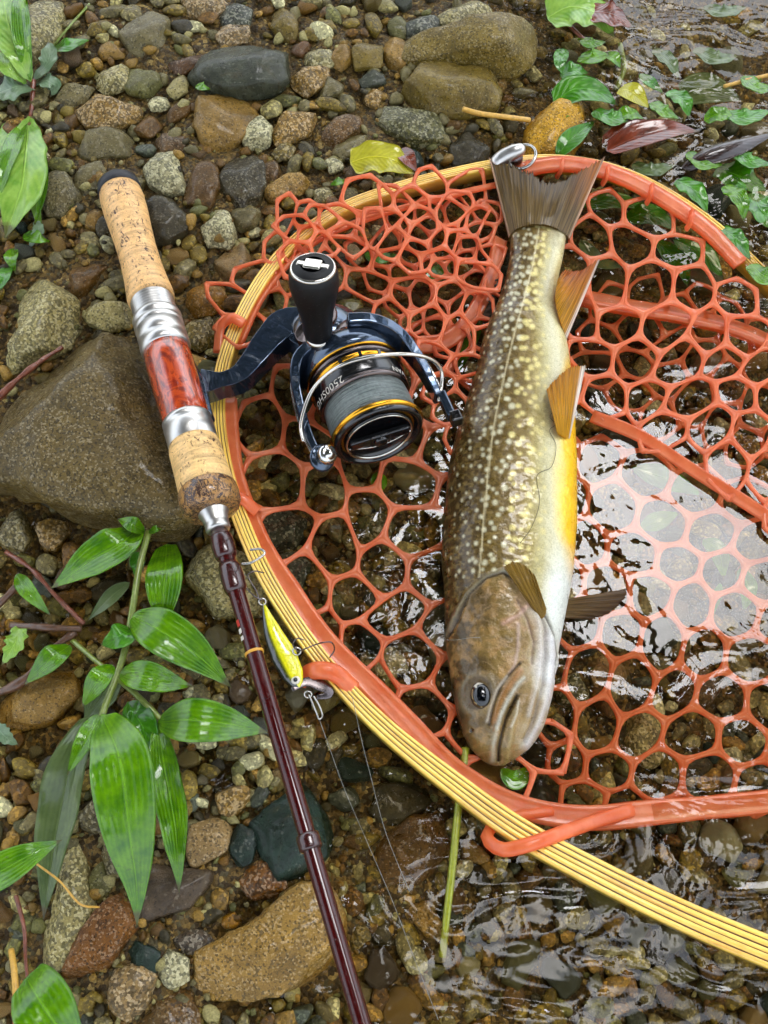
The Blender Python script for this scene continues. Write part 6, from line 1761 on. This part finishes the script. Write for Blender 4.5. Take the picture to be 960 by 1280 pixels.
# stalks, twigs, straw
def stick(label, pts, r, mt, cat='twig', name='twig', **kw):
    return tag(stem(pts, r, M[mt], None, name, **kw), label, cat)
stick('upright yellow green stalk in shallow water left of the cord loop', [(582, 935, 2), (573, 1010, 3), (566, 1080, 2), (559, 1140, 0), (553, 1196, -4)], 5.0, 'stem_olive', 'stalk', 'stalk', taper=.9, n=40)
stick('pale yellow straw stalk on the stones near the top', [(578, 136, 16), (600, 142, 15), (630, 146, 11), (662, 150, 4)], 3.2, 'straw', 'stalk', 'straw_stalk')
stick('red brown twig on the upper edge of the big flat boulder', [(-10, 505, 22), (20, 476, 24), (50, 452, 24), (78, 434, 20)], 5, 'twig_red', taper=.6, knots=.4)
stick('thick dark wet twig left of the plant', [(14, 782, 6), (40, 783, 10), (70, 785, 12), (102, 786, 10)], 7, 'twig', taper=.7, knots=.5)
stick('long brown twig from the boulder down to the plant stem', [(8, 690, 6), (40, 712, 10), (70, 745, 12), (105, 780, 10)], 3, 'twig_red', knots=.4)
stick('dark twig sloping to the left edge below the thick twig', [(-10, 870, 4), (30, 850, 8), (60, 815, 10), (95, 790, 9)], 5, 'twig', knots=.5)
stick('short brown twig at the left edge above the thick dark twig', [(-6, 760, 6), (14, 740, 9), (30, 720, 6)], 4, 'twig', knots=.5)
stick('thin pale root thread crossing the long speckled stone', [(46, 1080, 20), (75, 1102, 22), (100, 1130, 20), (124, 1134, 12)], 1.4, 'straw', 'root', 'root_thread')
stick('pale broken stem standing at the lower left edge', [(14, 1188, 10), (18, 1215, 18), (20, 1250, 20), (20, 1290, 16)], 4, 'straw', 'stalk', 'broken_stem')
stick('thin brown root beside the pale broken stem', [(20, 1120, 10), (30, 1160, 14), (32, 1200, 12), (36, 1240, 8)], 3, 'twig_red', 'root', 'root', taper=.6)
stick('brown petiole of the round leaf leaning into the water', [(700, 20, 3), (722, 42, 3), (745, 62, -1)], 2.4, 'twig_red', 'stalk', 'leaf_stalk')
stick('green brown stem sunken among the floating leaves', [(775, 55, -2), (780, 85, -3), (770, 112, -5)], 3.2, 'stem', 'stalk', 'sunken_stem')
stick('thin straw along the water at the right edge above the blackened leaf', [(905, 108, 1), (935, 100, 2), (970, 92, 1)], 2.4, 'straw', 'stalk', 'straw_stalk')
# ------------------------------------------------------------------ lure clipped over the hoop
lure = thing('minnow_lure', (360, 815, 0.02), 'yellow minnow lure with black back hanging beside the net hoop', 'fishing lure')
def lure_mat():
    s = NT('lure_paint'); at = s.n('ShaderNodeAttribute'); at.attribute_name = 'Col'; co = s.coord()
    n = s.noise(co, 500, 3)
    c = s.mix(1.0, at.outputs[0], s.ramp(n, [(0.3, (0.8,) * 3), (0.7, (1.1,) * 3)]), 'MULTIPLY')
    s.pbr(c, 0.18, 0.0, s.bump(s.vor(co, 700), 0.25, 0.0005), coat=1.0)
    return s.m
n_, m_ = 60, 28
ax = spline([W(329, 753, .026), W(340, 788, .025), W(356, 822, .024), W(374, 860, .023)], n_)
u_ = np.linspace(0, 1, n_)
wd = np.interp(u_, [0, .08, .3, .62, .85, .96, 1], [.5, 4.0, 11.5, 17.5, 15, 8, 1]) * float(MPP(350, 800, .025)) * 0.92
T = np.gradient(ax, axis=0); T /= np.linalg.norm(T, axis=1)[:, None]
S = np.cross(T, [0, 0, 1.]); S /= np.linalg.norm(S, axis=1)[:, None]; U = np.cross(S, T)
a_ = np.linspace(0, 2 * math.pi, m_, endpoint=False)
lf = np.cos(a_)
V = ax[:, None] + S[:, None] * (wd[:, None] * lf[None])[..., None] + U[:, None] * (wd[:, None] * .55 * np.sin(a_)[None])[..., None]
sgn_ = -1.0 if (S[30] @ np.array([1, 0, 0])) > 0 else 1.0
back = lf * sgn_
cc = np.where((back > 0.55)[None, :, None], lin((22, 26, 22)), np.where((back > 0.42)[None, :, None], lin((86, 92, 20)), lin((214, 206, 24)))) * np.ones((n_, m_, 1))
cc[:, :, :] = np.where(((u_ > .93)[:, None, None]) & (back > .1)[None, :, None], lin((24, 28, 24)), cc)
mk('lure_body', V.reshape(-1, 3), grid_faces(n_, m_, True), lure_mat(), lure, col=cc.reshape(-1, 3))
def ball(c, r, sc=(1, 1, 1)):
    D, F = ico(3); return D * r * np.array(sc) + np.asarray(c), F
e = ax[54] + U[54] * wd[54] * .5
V, F = ball(e, 0.0021, (1, 1, .5)); le = mk('lure_eye', V, F, M['cream'], lure)
V, F = ball(e + U[54] * .0007, 0.0011, (1, 1, .6)); mk('pupil', V, F, M['reel_dark'], le)
V, F = tube(spline([W(365, 862, .024), W(385, 852, .022), W(408, 860, .020), W(412, 868, .019), W(396, 872, .020)], 20), np.interp(np.linspace(0, 1, 20), [0, .5, 1], [.001, .0032, .001]), 10, True, 0.12)
mk('diving_lip', V, F, M['gunmetal'], lure)
def wire(pts, r, name, mat, parent, n=40):
    V, F = tube(spline([W(a, b, c * .001) for a, b, c in pts], n), r, 7)
    return mk(name, V, F, mat, parent)
def hook(p, d, nm):
    wire(p, 0.00033, nm, M['gunmetal'], lure)
hook([(372, 815, 27), (384, 810, 31), (400, 804, 34), (414, 803, 33), (418, 812, 28), (412, 822, 25)], 0, 'hook')
hook([(372, 815, 27), (366, 806, 30), (372, 798, 33), (380, 800, 33)], 0, 'hook')
hook([(325, 752, 28), (320, 738, 31), (310, 720, 33), (318, 714, 33), (330, 716, 29)], 0, 'hook')
hook([(327, 750, 28), (318, 745, 30), (308, 735, 29), (306, 728, 27)], 0, 'hook')
for (x, y, z, r) in ((371, 814, 27, 4.5), (328, 752, 27, 4), (385, 868, 23, 4)):
    t = np.linspace(0, 2 * math.pi, 26)
    P = W(x, y, z * .001) + np.stack([np.cos(t), np.sin(t) * .8, np.sin(t) * .5], -1) * r * .00042
    V, F = tube(P, 0.0004, 6, False); mk('split_ring', V, F, M['steel'], lure)
wire([(386, 868, 23), (391, 880, 22), (396, 892, 20), (399, 899, 19), (403, 894, 19), (399, 882, 21), (392, 870, 23)], 0.00045, 'snap', M['steel'], lure)

# fishing lines
def line_mat():
    s = NT('clear_line'); n = s.noise(s.coord(), 300, 2)
    c = s.ramp(n, [(0.3, (0.12, 0.12, 0.1)), (0.7, (0.28, 0.28, 0.25))])
    s.pbr(c, 0.25, 0, None, coat=.4)
    return s.m
M['line'] = line_mat()
def line(label, pts, r=0.00013):
    V, F = tube(spline([W(a, b, c * .001) for a, b, c in pts], 60), r, 6)
    tag(mk('fishing_line', V, F, M['line']), label, 'fishing line')
line('thin clear line running from the lure snap down over the wet stones', [(399, 899, 18), (412, 935, 10), (430, 985, 7), (460, 1055, 4), (490, 1125, 2), (515, 1190, 1), (548, 1275, 0)])
line('second thin clear line parallel to it nearer the hoop', [(440, 870, 26), (452, 925, 14), (462, 965, 9), (482, 1040, 4), (512, 1115, 1)])
line('loop of clear line across the fish cheek', [(545, 800, 10), (556, 795, 20), (550, 782, 24), (543, 790, 20), (560, 800, 30), (590, 797, 40), (600, 797, 42)], 0.00012)
V, F = tube(spline([np.array(fish_top(x, y)) + (0, 0, .0006) for x, y in ((684, 535), (680, 545), (687, 552), (678, 562), (686, 580), (680, 605), (663, 618), (665, 650), (656, 680), (642, 700))], 60), 0.00013, 6)
tag(mk('fishing_line', V, F, M['knob_black']), 'dark hair thin thread curving down the fish flank', 'fishing line')

# net release: ring and barrel clip by the tail
cl = thing('net_clip', (640, 195, 0.01), 'silver barrel clip with split ring at the hoop behind the tail', 'clip')
t = np.linspace(0, 2 * math.pi, 40)
P = W(653, 196, .017) + np.stack([np.cos(t) * .0075, np.sin(t) * .0085, np.cos(t) * .003], -1)
V, F = tube(P, 0.0010, 8, False); mk('split_ring', V, F, M['steel'], cl)
P = spline([W(615, 208, .012), W(630, 196, .016), W(648, 188, .019), W(656, 186, .019)], 24)
V, F = tube(P, np.interp(np.linspace(0, 1, 24), [0, .1, .3, .7, .9, 1], [.002, .0042, .0046, .0046, .0036, .0016]), 14); mk('barrel', V, F, M['silver'], cl)
V, F = ball(W(645, 198, .014), 0.0042); mk('swivel', V, F, M['gunmetal'], cl)
